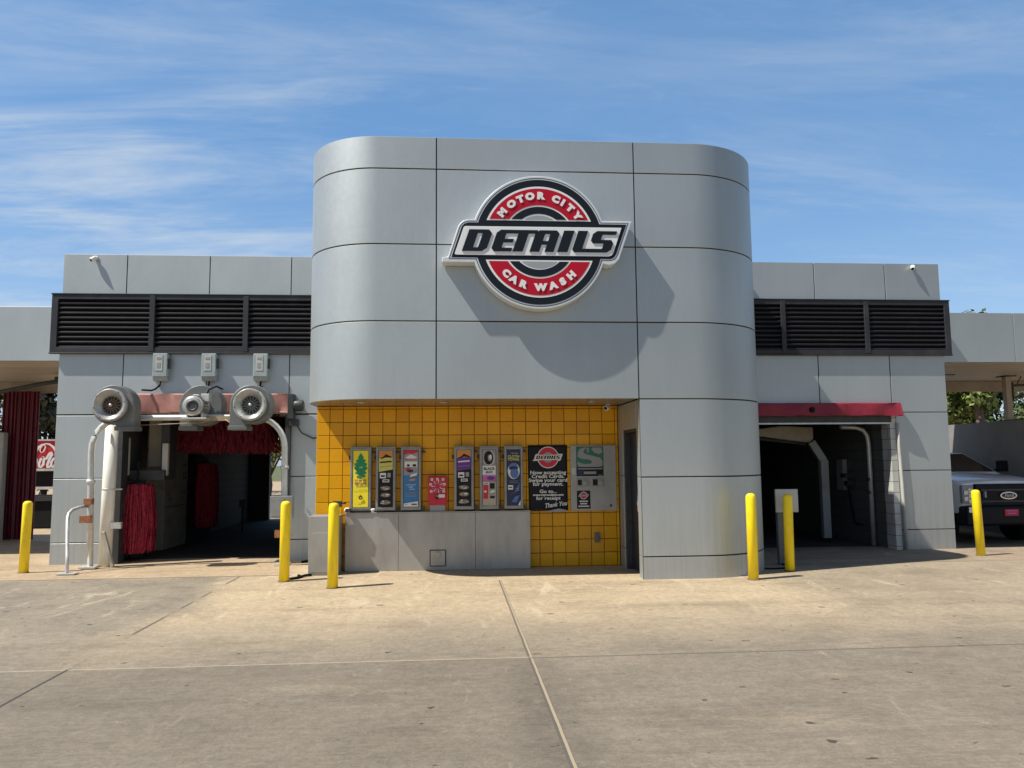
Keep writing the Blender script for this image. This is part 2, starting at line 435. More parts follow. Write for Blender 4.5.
    c = dirt_line(c, line(y, 1.10, .030, hi=-3.1, other=x), (.09,.065,.045), .85)
    c = dirt_line(c, line(y, 1.22, .016, lo=4.1, other=x), (.07,.06,.05), .9)
    c = dirt_line(c, line(y, -9.0, .012), (.12,.10,.08), .8)
    # far beyond the lot: bare pale ground, then grass
    far = g.ramp(g.math('ADD', y, g.math('MULTIPLY', big, 8)), 62, 70)
    c = g.mix(far, c, (.085,.10,.03))
    fx = g.ramp(g.math('ABSOLUTE', x), 45, 55)
    c = g.mix(fx, c, (.085,.10,.03))
    g.l(c, b.inputs['Base Color'])
    g.l(g.math('MULTIPLY_ADD', med, .2, .72), b.inputs['Roughness'])
    h = g.math('ADD', g.math('MULTIPLY', fine, .5), g.math('MULTIPLY', br, .5))
    g.bump(h, b, .35, .006)
    return m
M['ground'] = m_ground()
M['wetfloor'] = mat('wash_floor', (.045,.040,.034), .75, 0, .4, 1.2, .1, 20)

# ------------------------------------------------------------------ ground
def sstep(a, b, t):
    t = max(0, min(1, (t-a)/(b-a))); return t*t*(3-2*t)
def gz(x, y):
    return -.06*sstep(1.0, 3.3, y)*(0 if -2.9 < x < 4.05 else 1) - .15*sstep(3.2, 4.8, y)*sstep(8.75, 9.2, x)
def axis(lo, hi, a, b, step):
    c = [lo, lo*.4, lo*.15]; k = a
    while k <= b+1e-6: c.append(k); k += step
    return c+[hi*.15, hi*.4, hi]
gm = MB(); xs = axis(-400, 400, -14, 16, .25); ys = axis(-400, 400, -12, 14, .25)
for yy in ys:
    for xx in xs: gm.v.append((xx, yy, gz(xx, yy)))
nx = len(xs)
for j in range(len(ys)-1):
    for i in range(nx-1): gm.face([j*nx+i, j*nx+i+1, (j+1)*nx+i+1, (j+1)*nx+i], 0, True)
struct('ground', gm, M['ground'])

# ------------------------------------------------------------------ the building
W = 3.307
Z = [.308, 1.408, 2.508, 3.608, 4.708]
ZT = 6.278; ZL = 5.808; ZW = 5.391
B = thing('car_wash_building', 'silver panelled car wash with a rounded central tower and yellow tiled recess', 'building', (0, 3, 0))

def tower_path():
    pts = []          # (x, y, nx, ny, s)
    xl, rl, xr, rr = -1.78, 1.075, 2.77, 1.285
    L = [(xl-rl, W+.02, -1, 0), (xl-rl, 2.2, -1, 0), (xl-rl, rl, -1, 0)]
    for i in range(1, 25):
        a = PI/2*(1-i/24); L.append((xl-rl*math.sin(a), rl-rl*math.cos(a), -math.sin(a), -math.cos(a)))
    L.append((-.952, 0, 0, -1)); L.append((1.908, 0, 0, -1)); L.append((xr, 0, 0, -1))
    for i in range(1, 25):
        a = PI/2*i/24; L.append((xr+rr*math.sin(a), rr-rr*math.cos(a), math.sin(a), -math.cos(a)))
    L += [(xr+rr, 2.2, 1, 0), (xr+rr, W+.02, 1, 0)]
    return L
TP = tower_path()
iA = next(i for i, p in enumerate(TP) if abs(p[0]+.952) < 1e-6)
iB = iA+1
def seg_panels(mb, pts, z0, z1, t=.012, gap=.009, ends=(True, True)):
    """one curved cassette panel: face, returns; smooth face"""
    P = [list(p) for p in pts]
    def trim(a, b, d):
        L = math.hypot(b[0]-a[0], b[1]-a[1]); k = d/L
        return [a[0]+(b[0]-a[0])*k, a[1]+(b[1]-a[1])*k, a[2], a[3]]
    P[0] = trim(P[0], P[1], gap); P[-1] = trim(P[-1], P[-2], gap)
    c = .004
    za, zb = z0+gap, z1-gap
    b = len(mb.v); n = len(P)
    for p in P:
        mb.v += [(p[0],p[1],za+c),(p[0],p[1],zb-c)]
    for i in range(n-1): mb.face([b+2*i,b+2*i+2,b+2*i+3,b+2*i+1], 0, True)
    b = len(mb.v)
    for p in P:
        i1 = (p[0]-p[2]*c, p[1]-p[3]*c); i2 = (p[0]-p[2]*t*2, p[1]-p[3]*t*2)
        mb.v += [(p[0],p[1],za+c),(*i1,za),(*i2,za),(p[0],p[1],zb-c),(*i1,zb),(*i2,zb)]
    for i in range(n-1):
        o, q = b+6*i, b+6*i+6
        mb.face([o+1,q+1,q,o]); mb.face([o+2,q+2,q+1,o+1]); mb.face([o+3,q+3,q+4,o+4]); mb.face([o+4,q+4,q+5,o+5])
    for o, fl in ((b, False), (b+6*(n-1), True)):
        f = [o, o+3, o+4, o+5, o+2, o+1]; mb.face(f if not fl else f[::-1])
def shell(mb, pts, z0, z1, off):
    b = len(mb.v)
    for p in pts:
        q = (p[0]-p[2]*off, p[1]-p[3]*off); mb.v += [(*q,z0),(*q,z1)]
    for i in range(len(pts)-1): mb.face([b+2*i,b+2*i+2,b+2*i+3,b+2*i+1])
rows_hi = [(Z[2],Z[3]),(Z[3],Z[4]),(Z[4],ZL),(ZL,ZT+.009)]
cut = [0, 2, iA, iB, len(TP)-3, len(TP)-1]
tw = MB()
shell(tw, TP[:iB+1], Z[2]+.02, ZT-.02, .016); shell(tw, TP[iB:], -.1, ZT-.02, .016)
TW = part('tower_wall', tw, M['joint'], B)
cl = MB()
for a, b in ((0,iA),(iA,iB),(iB,len(TP)-1)):
    for (z0, z1) in rows_hi: seg_panels(cl, TP[a:b+1], z0, z1)
for (z0, z1) in ((-.05,Z[0]),(Z[0],Z[1]),(Z[1],Z[2])): seg_panels(cl, TP[iB:], z0, z1)
part('cladding', cl, M['alu'], TW)
# pillar's return into the recess, with the doorway
rt = MB(); xr0 = 1.908
pr_ = MB(); pr_.box(xr0+.03, xr0+.05, .02, 1.45, -.05, Z[2]-.01)
RW = part('recess_side_wall', MB().box(xr0+.026,xr0+.06,.03,.225,-.05,Z[2]).box(xr0+.026,xr0+.06,1.125,1.46,-.05,Z[2]).box(xr0+.026,xr0+.06,.225,1.125,2.10,Z[2]), M['joint'], B)
rp = MB()
def rpan(y0, y1, z0, z1): rp.box(xr0+.002, xr0+.022, y0+.004, y1-.004, z0+.004, z1-.004)
for z0, z1 in ((-.05,Z[0]),(Z[0],Z[1]),(Z[1],Z[2])):
    rpan(.018,.225,z0,z1); rpan(1.125,1.445,z0,z1)
rpan(.225,1.125,2.10,Z[2])
part('cladding', rp, M['alu'], RW, bevel=.003, seg=1)
D = part('entrance_door', MB().box(xr0+.10,xr0+.14,.30,1.06,.02,2.06), mat('navy_door', (.018,.024,.04), .35), B, bevel=.003)
part('door_frame', MB().box(xr0+.02,xr0+.15,.225,.295,0,2.095).box(xr0+.02,xr0+.15,1.065,1.125,0,2.095).box(xr0+.02,xr0+.15,.295,1.065,2.065,2.095), M['dark'], D, bevel=.003)
part('door_edge_strip', MB().box(xr0+.06,xr0+.098,.34,.365,.03,2.05), M['galv'], D)
part('handle', MB().box(xr0+.045,xr0+.095,.36,.48,1.0,1.035).tube([(xr0+.05,.42,.9),(xr0+.05,.42,1.15)],.012,8), M['chrome'], D)
# soffit over the recess
sf = MB()
inner = [(p[0]-p[2]*.012, p[1]-p[3]*.012) for p in TP[:iB+1]]
ring = inner+[(xr0, 1.50), (inner[0][0], 1.50)]
ring = [(x, min(y, 1.5)) for x, y in inner if y < 1.5]+[(xr0+.02,.012),(xr0+.02,1.5),(inner[0][0],1.5)]
sf.poly([(x,y,Z[2]+.012) for x, y in ring]); sf.poly([(x,y,Z[2]+.05) for x, y in reversed(ring)])
SO = part('soffit', sf, mat('soffit_panel', (.30,.29,.27), .3, .6, .08, 3), B)
for lx in (-2.05, -.85, 1.35):
    part('downlight', MB().lathe([(.06,0),(.07,.004),(.07,.016)], (lx,.62,Z[2]-.004), (0,0,1), 20), M['conegrey'], SO)
part('tower_rear_wall', MB().box(-2.78,3.98,W+.03,W+.18,5.2,ZT-.05).box(-2.72,3.9,1.35,W,ZT-.12,ZT-.06), M['joint'], B)
# yellow tiled wall
tg = MB().box(-2.80,1.925,1.462,1.62,-.05,Z[2]+.01)
TWALL = part('tiled_wall', tg, M['grout'], B)
tl = MB(); xg = 1.895; zs = [.0105+.2054*k for k in range(-1, 13)]
r2 = random.Random(3)
x = -2.828; xsx = []
while x < 1.9: xsx.append(x); x += .2037
for xa in xsx:
    xb = min(xa+.2037, 1.905)
    if xb-xa < .03: continue
    for zz in zs:
        z1 = min(zz+.2054, Z[2]+.008)
        if z1-zz < .02: continue
        b0 = len(tl.v)
        tl.cbox(xa+.0045, xb-.0045, 1.45, 1.464, zz+.0045, z1-.0045, .003)
        ax, az = r2.uniform(-.012,.012), r2.uniform(-.012,.012)
        cx, cz = (xa+xb)/2, (zz+z1)/2
        for i in range(b0+8, b0+12):
            v = tl.v[i]; tl.v[i] = (v[0], v[1]+ax*(v[0]-cx)+az*(v[2]-cz)*.7, v[2])
part('tile', tl, M['tile'], TWALL)
# brick-like return of the recess core on the left
part('recess_left_end_wall', MB().box(-2.822,-2.802,1.47,W-.01,-.1,Z[2]+.02), M['alu'], B)

# ---- wings
def wing(xcols, opening, sgn):
    pn_ = MB(); pt_ = MB(); rowsz = [(-.32,Z[0]),(Z[0],Z[1]),(Z[1],Z[2]),(Z[2],Z[3]+.03),(Z[4]-.1,ZW+.0065)]
    o0, o1, oz = opening
    for a, b in zip(xcols, xcols[1:]):
        for z0, z1 in rowsz:
            pn = pt_ if z0 > 4 else pn_
            xa, xb, za, zb = a, b, z0, z1
            if za < oz-.15 and xb > o0+.02 and xa < o1-.02:
                if xa < o0 and xb <= o1+.1: xb = o0
                elif xb > o1 and xa >= o0-.1: xa = o1
                elif xa >= o0-.05 and xb <= o1+.05: continue
                else: continue
            if za < oz and zb > oz and xb > o0+.02 and xa < o1-.02: za = oz
            if xb-xa > .04 and zb-za > .04:
                pn.cbox(xa+.008, xb-.008, W, W+.02, za+.008, zb-.008, .003)
    return pn_, pt_
LX = [-7.63,-6.53,-5.087,-3.645,-2.2]; RX = [3.4,4.77,6.187,7.6,8.705]
LO = (-6.60,-3.60,2.52); RO = (4.08,7.655,2.44)
bw = MB()
bw.box(-7.62,-6.605,W+.022,W+.2,-.3,Z[3]+1.75).box(-3.6,-2.6,W+.022,W+.2,-.3,ZW-.03).box(-6.605,-3.6,W+.022,W+.2,2.53,ZW-.03)
WL = part('wing_wall', bw, M['joint'], B)
for n_, p_ in zip(('wall_cladding','parapet_cladding'), wing(LX, LO, -1)): part(n_, p_, M['alu'], WL)
bw = MB()
bw.box(3.0,4.08,W+.022,W+.2,-.3,ZW-.03).box(7.66,8.695,W+.022,W+.2,-.3,ZW-.03).box(4.08,7.66,W+.022,W+.2,2.45,ZW-.03)
WR = part('wing_wall', bw, M['joint'], B)
for n_, p_ in zip(('wall_cladding','parapet_cladding'), wing(RX, RO, 1)): part(n_, p_, M['alu'], WR)
# side walls, rear, roof
for xx0, xx1 in ((-7.63,-7.45),(8.525,8.705)):
    part('side_wall', MB().box(xx0,xx1,W+.205,13.3,-.4,ZW), M['alu'], B)
part('roof', MB().box(-7.44,8.52,W+.22,13.2,4.9,5.05), M['joint'], B)
rw = MB().box(-7.44,-6.22,13.1,13.3,-.3,ZW).box(-5.35,8.52,13.1,13.3,-.3,ZW).box(-6.22,-5.35,13.1,13.3,2.5,ZW)
part('rear_wall', rw, M['blockx'], B)
for x0, x1 in ((-7.64,-2.85),(4.03,8.715)):
    part('parapet_cap', MB().box(x0+.02,x1-.02,W+.021,W+.24,ZW-.02,ZW-.003), M['alu'], B)
tc = MB()
b = len(tc.v)
for p in TP: tc.v += [(p[0]-p[2]*.010,p[1]-p[3]*.010,ZT-.004),(p[0]-p[2]*.25,p[1]-p[3]*.25,ZT-.004)]
for i in range(len(TP)-1): tc.face([b+2*i,b+2*i+2,b+2*i+3,b+2*i+1])
part('parapet_cap', tc, M['alu'], B)

# louvre vents
def vent(x0, x1, mull, name='louver_vent'):
    z0, z1 = 3.607, 4.645; yf = W-.075
    fr = MB()
    t = .085
    fr.box(x0,x1,yf,W-.003,z1-t,z1).box(x0,x1,yf,W-.003,z0,z0+t)
    fr.box(x0,x0+.11,yf,W-.003,z0+t,z1-t).box(x1-.11,x1,yf,W-.003,z0+t,z1-t)
    for m in mull: fr.box(m-.045,m+.045,yf-.012,W-.003,z0+t*.2,z1-t*.2)
    fr.box(x0-.012,x1+.012,yf-.012,W-.003,z0-.02,z0-.001).box(x0-.012,x1+.012,yf-.012,W-.003,z1+.001,z1+.02)
    V = part(name, MB().box(x0+.02,x1-.02,W+.012,W+.02,z0+.03,z1-.03), M['void'], B)
    part('frame', fr, M['louver'], V, bevel=.004, seg=1)
    sl = MB(); n = 10; e = [x0+.1]+[q for m in mull for q in (m-.045, m+.045)]+[x1-.1]
    for a, b in zip(e[::2], e[1::2]):
        for k in range(n):
            zc = z0+t+(z1-z0-2*t)*(k+.5)/n
            pr = [(yf+.012,zc-.034),(yf+.020,zc-.044),(W+.012,zc+.026),(W+.012,zc+.036),(yf+.012,zc-.020)]
            sl.extr_x(pr, a+.001, b-.001)
    part('slat', sl, M['slat'], V)
vent(-7.76, -2.84, [-6.04, -4.417])
vent(4.03, 8.82, [5.51, 7.15])

# wash tunnels
def tunnel(x0, x1, ztop, left_m, right_m):
    part('tunnel_wall', MB().box(x0-.12,x0,W+.21,13.08,-.3,ztop), left_m, B)
    part('tunnel_wall', MB().box(x1,x1+.12,W+.21,13.08,-.3,ztop), right_m, B)
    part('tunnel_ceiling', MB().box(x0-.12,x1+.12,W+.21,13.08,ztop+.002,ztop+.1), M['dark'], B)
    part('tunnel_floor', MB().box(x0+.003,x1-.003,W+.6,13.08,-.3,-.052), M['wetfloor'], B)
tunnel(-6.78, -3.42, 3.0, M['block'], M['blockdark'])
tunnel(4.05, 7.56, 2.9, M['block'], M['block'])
part('bay_rear_door', MB().box(4.06,7.55,13.02,13.07,-.05,2.88), M['blockdark'], B)
# jambs and red roll-down covers
part('door_jamb', MB().box(-6.645,-6.46,W-.06,W+.2,-.1,2.53), M['dark'], B, bevel=.004)
part('door_jamb', MB().box(-3.68,-3.595,W-.09,W-.004,1.05,2.50), M['dark'], B, bevel=.004)
part('door_jamb', MB().box(7.535,7.652,W+.0,W+.30,-.1,2.44), M['blockwhite'], B)
jp = MB()
for k in range(13):
    pass
jp.tube([(7.70,W-.035,-.07),(7.70,W-.035,.5),(7.685,W-.04,1.2),(7.67,W-.03,1.9),(7.66,W-.035,2.3)],.04,8,squash=.7)
part('door_edge_trim', jp, M['offwhite'], B)
part('door_header', MB().box(4.08,7.56,W-.02,W+.2,2.29,2.44), M['dark'], B, bevel=.005)
part('door_header_lip', MB().box(4.09,7.55,W-.035,W-.022,2.285,2.315), M['galv'], B)
def awning(x0, x1, z0, z1, m, out):
    prf = [(W-.004,z1),(W-out*.86,z1-.012),(W-out*.93,z1-.03),(W-out,z0+.12),(W-out*1.04,z0+.02),(W-out*1.0,z0),(W-.004,z0)]
    mb = MB(); n = 40; r3 = random.Random(int(x0*10))
    b = len(mb.v); k = len(prf)
    for i in range(n+1):
        x = x0+(x1-x0)*i/n
        e = min(i, n-i)/n
        for j, (y, z) in enumerate(prf):
            w = 0 if j in (0, k-1) else (.012*math.sin(x*9+j*1.1)+r3.uniform(-.006,.006))*(1+3*max(0,.12-e)*8*.4)
            mb.v.append((x, y+w, z+w*.3))
    for i in range(n):
        for j in range(k-1):
            o = b+i*k+j; mb.face([o, o+1, o+k+1, o+k], 0, False)
    mb.face([b+j for j in reversed(range(k))]); mb.face([b+n*k+j for j in range(k)])
    return part('roll_cover', mb, m, B, angle=22)
A1 = awning(-6.30, -3.62, 2.535, 2.885, M['pink'], .16)
A2 = awning(4.09, 7.70, 2.435, 2.688, M['red'], .15)
mo = MB()
mo.box(-3.62,-3.52,W-.22,W-.003,2.42,2.86).lathe([(.09,0),(.10,.02),(.10,.15),(.06,.17)], (-3.52,W-.14,2.66), (1,0,0), 16).box(-3.60,-3.45,W-.16,W-.003,2.30,2.42)
mo.tube([(-3.48,W-.1,2.32),(-3.40,W-.06,2.18),(-3.20,W-.03,2.08),(-2.98,W-.02,2.12)],.016,6)
part('roll_motor', mo, M['dark'], A1, bevel=.01)
part('sensor', MB().lathe([(.0,0),(.05,0),(.05,.03),(.03,.05),(0,.05)], (5.95,W-.155,2.55), (0,-1,0), 16), M['black'], A2)

# ------------------------------------------------------------------ wall sign
SC = (.487, 4.70)
def arc(r, a0, a1, n=40): return [(SC[0]+r*math.cos(a0+(a1-a0)*i/n), SC[1]+r*math.sin(a0+(a1-a0)*i/n)) for i in range(n+1)]
def outline(R, top, bot, left, right):
    t = math.asin((top-SC[1])/R); q = math.asin((SC[1]-bot)/R)
    return arc(R, t, PI-t)+left+arc(R, PI+q, 2*PI-q)+right
S = thing('wall_sign', 'round red, black and silver sign high on the tower front', 'sign', (SC[0], -.1, SC[1]))
rim = outline(.945, 5.005, 4.405, [(-.50,5.005),(-.56,4.99),(-.61,4.95),(-.64,4.90),(-.775,4.478),(-.80,4.462),(-.858,4.458),(-.858,4.405)], [(1.47,4.385),(1.55,4.41),(1.61,4.47),(1.80,5.005)])
cab = MB().flat([rim], -.224, .214, 0, .010)
part('cabinet', cab, M['signrim'], S)
blk = outline(.895, 4.965, 4.465, [(-.50,4.965),(-.56,4.945),(-.595,4.905),(-.74,4.465)], [(1.50,4.465),(1.545,4.49),(1.575,4.535),(1.73,4.965)])
part('face', MB().flat([blk], -.228, .003), M['signblack'], S)
thin = [outline(.922, 4.988, 4.442, [(-.50,4.988),(-.575,4.965),(-.62,4.915),(-.775,4.442)], [(1.50,4.442),(1.565,4.465),(1.60,4.53),(1.76,4.988)]),
        outline(.913, 4.981, 4.449, [(-.50,4.981),(-.57,4.959),(-.612,4.911),(-.765,4.449)], [(1.50,4.449),(1.56,4.472),(1.592,4.532),(1.75,4.981)])]
part('outline', MB().flat(thin, -.226, .001), M['signblack'], S)
def band(r0, r1, zc, up, y, m, nm):
    """half ring clipped by a horizontal chord"""
    h = abs(zc-SC[1]); s_ = 1 if up else -1
    t1 = math.asin(h/r1); t0 = math.asin(h/r0) if r0 > h else None
    if up: o = arc(r1, t1, PI-t1)
    else: o = arc(r1, -t1, -(PI-t1))
    if r0 and t0 is not None: i = arc(r0, PI-t0, t0) if up else arc(r0, -(PI-t0), -t0)
    else: i = []
    return MB().flat([o+i], y, .0025)
for up in (True, False):
    zw_, zi = (5.0, 5.018) if up else (4.435, 4.417)
    part('white_band', band(0, .795, zw_, up, -.231, None, ''), M['signwhite'], S)
    part('red_band', band(.525, .765, zi, up, -.234, None, ''), M['signred'], S)
    part('black_band', band(.40, .502, zi, up, -.234, None, ''), M['signblack'], S)
    part('grey_centre', band(0, .378, zi, up, -.234, None, ''), M['signgrey'], S)
plate = [(-.545,4.905),(-.565,4.89),(-.69,4.515),(-.675,4.503),(1.47,4.503),(1.51,4.52),(1.535,4.56),(1.655,4.912)]
part('name_plate', MB().flat([plate[::-1]], -.237, .0085, 0, .003), M['signplate'], S)
# bold slanted letters, each an outline in its own box (x 0..w, z 0..1)
def letter_loops():
    D = ([(0,0),(108,0),(130,.16),(130,.84),(108,1),(0,1)], [(52,.15),(52,.85),(78,.85),(82,.78),(82,.22),(78,.15)])
    E = ([(18,0),(112,0),(112,.15),(56,.15),(52,.2),(52,.42),(104,.42),(104,.57),(52,.57),(52,.8),(56,.85),(100,.85),(100,1),(18,1),(0,.86),(0,.14)],)
    T = ([(18,0),(72,0),(72,.85),(118,.85),(118,1),(-2,1),(-2,.85),(18,.85)],)
    A = ([(0,0),(52,0),(52,.34),(84,.34),(84,0),(132,0),(132,.86),(112,1),(18,1),(0,.86)], [(52,.49),(52,.8),(56,.85),(80,.85),(84,.8),(84,.49)])
    I = ([(0,0),(56,0),(56,1),(0,1)],)
    L = ([(14,0),(92,0),(92,.15),(54,.15),(52,.18),(52,1),(0,1),(0,.12)],)
    Sx = ([(0,0),(108,0),(128,.14),(128,.44),(112,.58),(56,.58),(52,.62),(52,.8),(56,.85),(128,.85),(128,1),(18,1),(0,.86),(0,.56),(16,.43),(74,.43),(78,.38),(78,.2),(74,.15),(0,.15)],)
    return [(105,D),(262,E),(366,T),(478,A),(632,I),(712,L),(800,Sx)]
lt = MB(); KL = 2.043/810; z0l, hl = 4.556, .302
for ox, loops in letter_loops():
    lt.flat([[(-.592+(ox-105+px)*KL+.345*pz*hl, z0l+pz*hl) for px, pz in lp] for lp in loops], -.248, .0105, 0, .003)
part('name_letters', lt, M['signblack'], S)
wd_ = [MB() for _ in range(4)]
for i_, (ch, x, z) in enumerate ((('M',-.031,5.112),('O',.105,5.227),('T',.229,5.305),('O',.361,5.350),('R',.512,5.362),('C',.732,5.318),('I',.832,5.272),('T',.932,5.190),('Y',1.025,5.072),
                 ('C',.024,4.242),('A',.126,4.160),('R',.255,4.097),('W',.500,4.055),('A',.674,4.080),('S',.803,4.146),('H',.920,4.235))):
    a = math.atan2(z-SC[1], x-SC[0])
    wd_[0 if i_ < 5 else 1 if i_ < 9 else 2 if i_ < 12 else 3].text(ch, SC[0]+.655*math.cos(a), SC[1]+.655*math.sin(a), .128, -.243, .0085, 0, .0105, 0, 'CENTER', a-PI/2 if z > SC[1] else a+PI/2, 1.15)
each('lettering', wd_, M['signwhite'], S)

# ------------------------------------------------------------------ counter and cabinet in the recess
K = 1.33
C_ = thing('service_counter', 'long low grey metal counter front under the row of dispensers', 'counter', (-.95, 1.38, 0))
cf = MB(); seams = [-2.354,-1.549,-.375,.475]
for a, b in zip(seams, seams[1:]): cf.cbox(a+.002,b-.002,K,K+.02,.002,.868,.002)
part('front_panel', cf, M['counter'], C_)
part('core', MB().box(-2.345,.465,K+.022,1.446,.0,.862), M['joint'], C_)
part('worktop', MB().box(-2.36,.48,K-.012,1.448,.870,.886), M['counter'], C_, bevel=.003)
ab = part('access_box', MB().box(-1.06,-.84,K-.016,K-.001,.07,.295), M['counter'], C_, bevel=.004)
part('button', MB().box(-.985,-.905,K-.034,K-.017,.20,.275), M['beige'], ab, bevel=.006)
part('frame', MB().box(-1.075,-1.062,K-.01,K-.002,.06,.305).box(-.838,-.825,K-.01,K-.002,.06,.305).box(-1.062,-.838,K-.01,K-.002,.297,.308).box(-1.062,-.838,K-.01,K-.002,.057,.068), M['dark'], ab)
CB = thing('utility_cabinet', 'narrow grey steel cabinet beside the counter, behind a bollard', 'cabinet', (-2.61, 1.15, 0))
part('body', MB().box(-2.84,-2.40,1.00,1.42,.0,.862), M['counter'], CB, bevel=.006)
part('door', MB().box(-2.79,-2.45,.988,.998,.05,.62), M['counter'], CB, bevel=.003)
part('conduit_fitting', MB().box(-2.34+.0,-2.27,1.20,1.32,.90,.95).tube([(-2.46,1.2,.862),(-2.46,1.2,1.0),(-2.40,1.2,1.04),(-2.33,1.2,1.04)],.018,8).box(-2.52,-2.40,1.16,1.25,.98,1.07), M['dark'], CB)
solo('outlet_box', MB().box(1.50,1.575,1.405,1.448,.37,.52).box(1.52,1.555,1.395,1.404,.40,.49), M['blower'], 'small grey outlet box low on the yellow tiles', 'outlet box', (1.54,1.43,.37), bevel=.006)

# ------------------------------------------------------------------ dispensers
def graphic(parent, x, z, w, h, y, items, name='front_graphic'):
    """items: (material key, u0, v0, u1, v1) in fractions, or text / poly tuples; stacked 1 mm apart"""
    mats = []; mb = MB()
    def mi(k):
        if k not in mats: mats.append(k)
        return mats.index(k)
    for i, it in enumerate(items):
        yy = y-.0012*(i+1) if i < 12 else y-.0012*13-.0003*(i-12)
        if it[0] == 'T':
            _, k, s_, u, v, size, kw = it
            mb.text(s_, x+w*u, z+h*v, size, yy, .0008, mi(k), **kw)
        elif it[0] == 'P':
            _, k, loop = it
            mb.flat([[(x+w*u, z+h*v) for u, v in loop]], yy, .0008, mi(k))
        else:
            k, u0, v0, u1, v1 = it
            mb.flat([[(x+w*u0,z+h*v0),(x+w*u1,z+h*v0),(x+w*u1,z+h*v1),(x+w*u0,z+h*v1)]], yy, .0008, mi(k))
    return part(name, mb, [M[k] for k in mats], parent)
def ell(u, v, a, b, n=20, a0=0, a1=2*PI): return [(u+a*math.cos(a0+(a1-a0)*i/n), v+b*math.sin(a0+(a1-a0)*i/n)) for i in range(n)]
def lines(k, u0, u1, vs, t=.006): return [(k,u0,v,u1,v+t) for v in vs]
tree = [(.44,.50),(.56,.50),(.56,.55),(.90,.60),(.78,.635),(.98,.69),(.84,.72),(.94,.765),(.76,.79),(.84,.83),(.66,.85),(.70,.88),(.5,.965),
        (.30,.88),(.34,.85),(.16,.83),(.24,.79),(.06,.765),(.16,.72),(.02,.69),(.22,.635),(.10,.60),(.44,.55)]
def fresh():
    L = [('yel',0,0,1,1),('P','green',tree),('T','pwhite','AIR',.5,.70,.034,dict(bold=.0006,rot=.1,shear=.2)),('P','teal',[(.25,.515),(.8,.53),(.8,.565),(.25,.55)]),('T','pwhite','TREES',.52,.54,.018,{})]
    for r_ in range(2):
        for c_ in range(3): L.append(('orange' if (r_+c_) % 2 else 'brown', .12+.27*c_, .40+.05*r_, .32+.27*c_, .435+.05*r_))
    L += lines('brown',.2,.85,(.37,.355,.34),.005)+[('T','pblack','$1.00',.22,.27,.022,{}),('P','pblack',ell(.52,.165,.13,.032)),('P','pblack',[(.46,.18),(.58,.18),(.52,.225)]),('P','yel',ell(.52,.165,.05,.012)),('pblack',.38,.05,.6,.058),('pblack',.55,.07,.66,.08)]
    return L
def wipes(band, glow, txt):
    L = [('pblack',0,0,1,1),('P',band,[(0,.62),(1,.66),(1,1),(0,1)]),('P',glow,[(0,.86),(1,.875),(1,1),(0,1)]),('P','pblack',[(.08,.86),(.3,.885),(.5,.935),(.75,.905),(.92,.89),(.9,.87),(.5,.88),(.2,.85)]),
         ('P','pwhite' if band == 'purple' else 'pblack',[(.08,.775),(.92,.79),(.92,.815),(.08,.80)]),('P','pgrey',[(.1,.70),(.92,.72),(.92,.728),(.1,.708)]),
         ('pwhite',.08,.505,.52,.60),('pblack',.16,.53,.44,.56),('pgrey',.62,.52,.86,.60),('pwhite',.28,.435,.76,.485),('pblack',.33,.45,.7,.47)]
    r3 = random.Random(len(txt)+ord(band[0]))
    for cz in (.33, .21, .08):
        L.append(('P','brown',ell(.5,cz,.36,.04)))
        for q in range(4):
            cx = r3.uniform(.25,.75); L.append(('P',('pgrey','pwhite','offwhite','pgrey')[q],ell(cx,cz+r3.uniform(-.02,.025),r3.uniform(.06,.2),r3.uniform(.006,.016))))
    return L
def glass_clean():
    L = [('blue',0,0,1,1),('P','pgrey',[(0,.55),(1,.58),(1,1),(0,1)]),('P','pred',[(0,.91),(.25,.945),(.6,.93),(1,.97),(1,1),(0,1)]),('P','pwhite',[(.1,.87),(.5,.93),(.95,.87),(.8,.85),(.3,.85)]),('P','pred',[(.1,.83),(.9,.845),(.9,.855),(.1,.84)]),('pwhite',.06,.70,.94,.80),
         ('pblack',.22,.71,.4,.75),('pblack',.62,.71,.86,.75),('P','pred',ell(.32,.655,.2,.03)),('P','navy',ell(.45,.63,.22,.025)),('P','pwhite',[(.4,.52),(.9,.55),(.95,.60),(.5,.57)]),('P','orange',[(.4,.45),(.8,.46),(.82,.50),(.42,.49)]),
         ('P','pwhite',[(0,0),(1,0),(1,.095),(0,.055)]),('T','pwhite','GLASS CLEANER',.5,.385,.019,dict(bold=.0006)),('T','pwhite','WIPES',.5,.345,.026,dict(bold=.0006)),('T','pwhite','TOWELS',.58,.305,.022,dict(bold=.0006))]
    L += lines('pgrey',.14,.85,(.255,.235,.215,.195,.175),.006)+[('pblack',.08,.03,.25,.037),('pblack',.55,.03,.92,.05)]
    return L
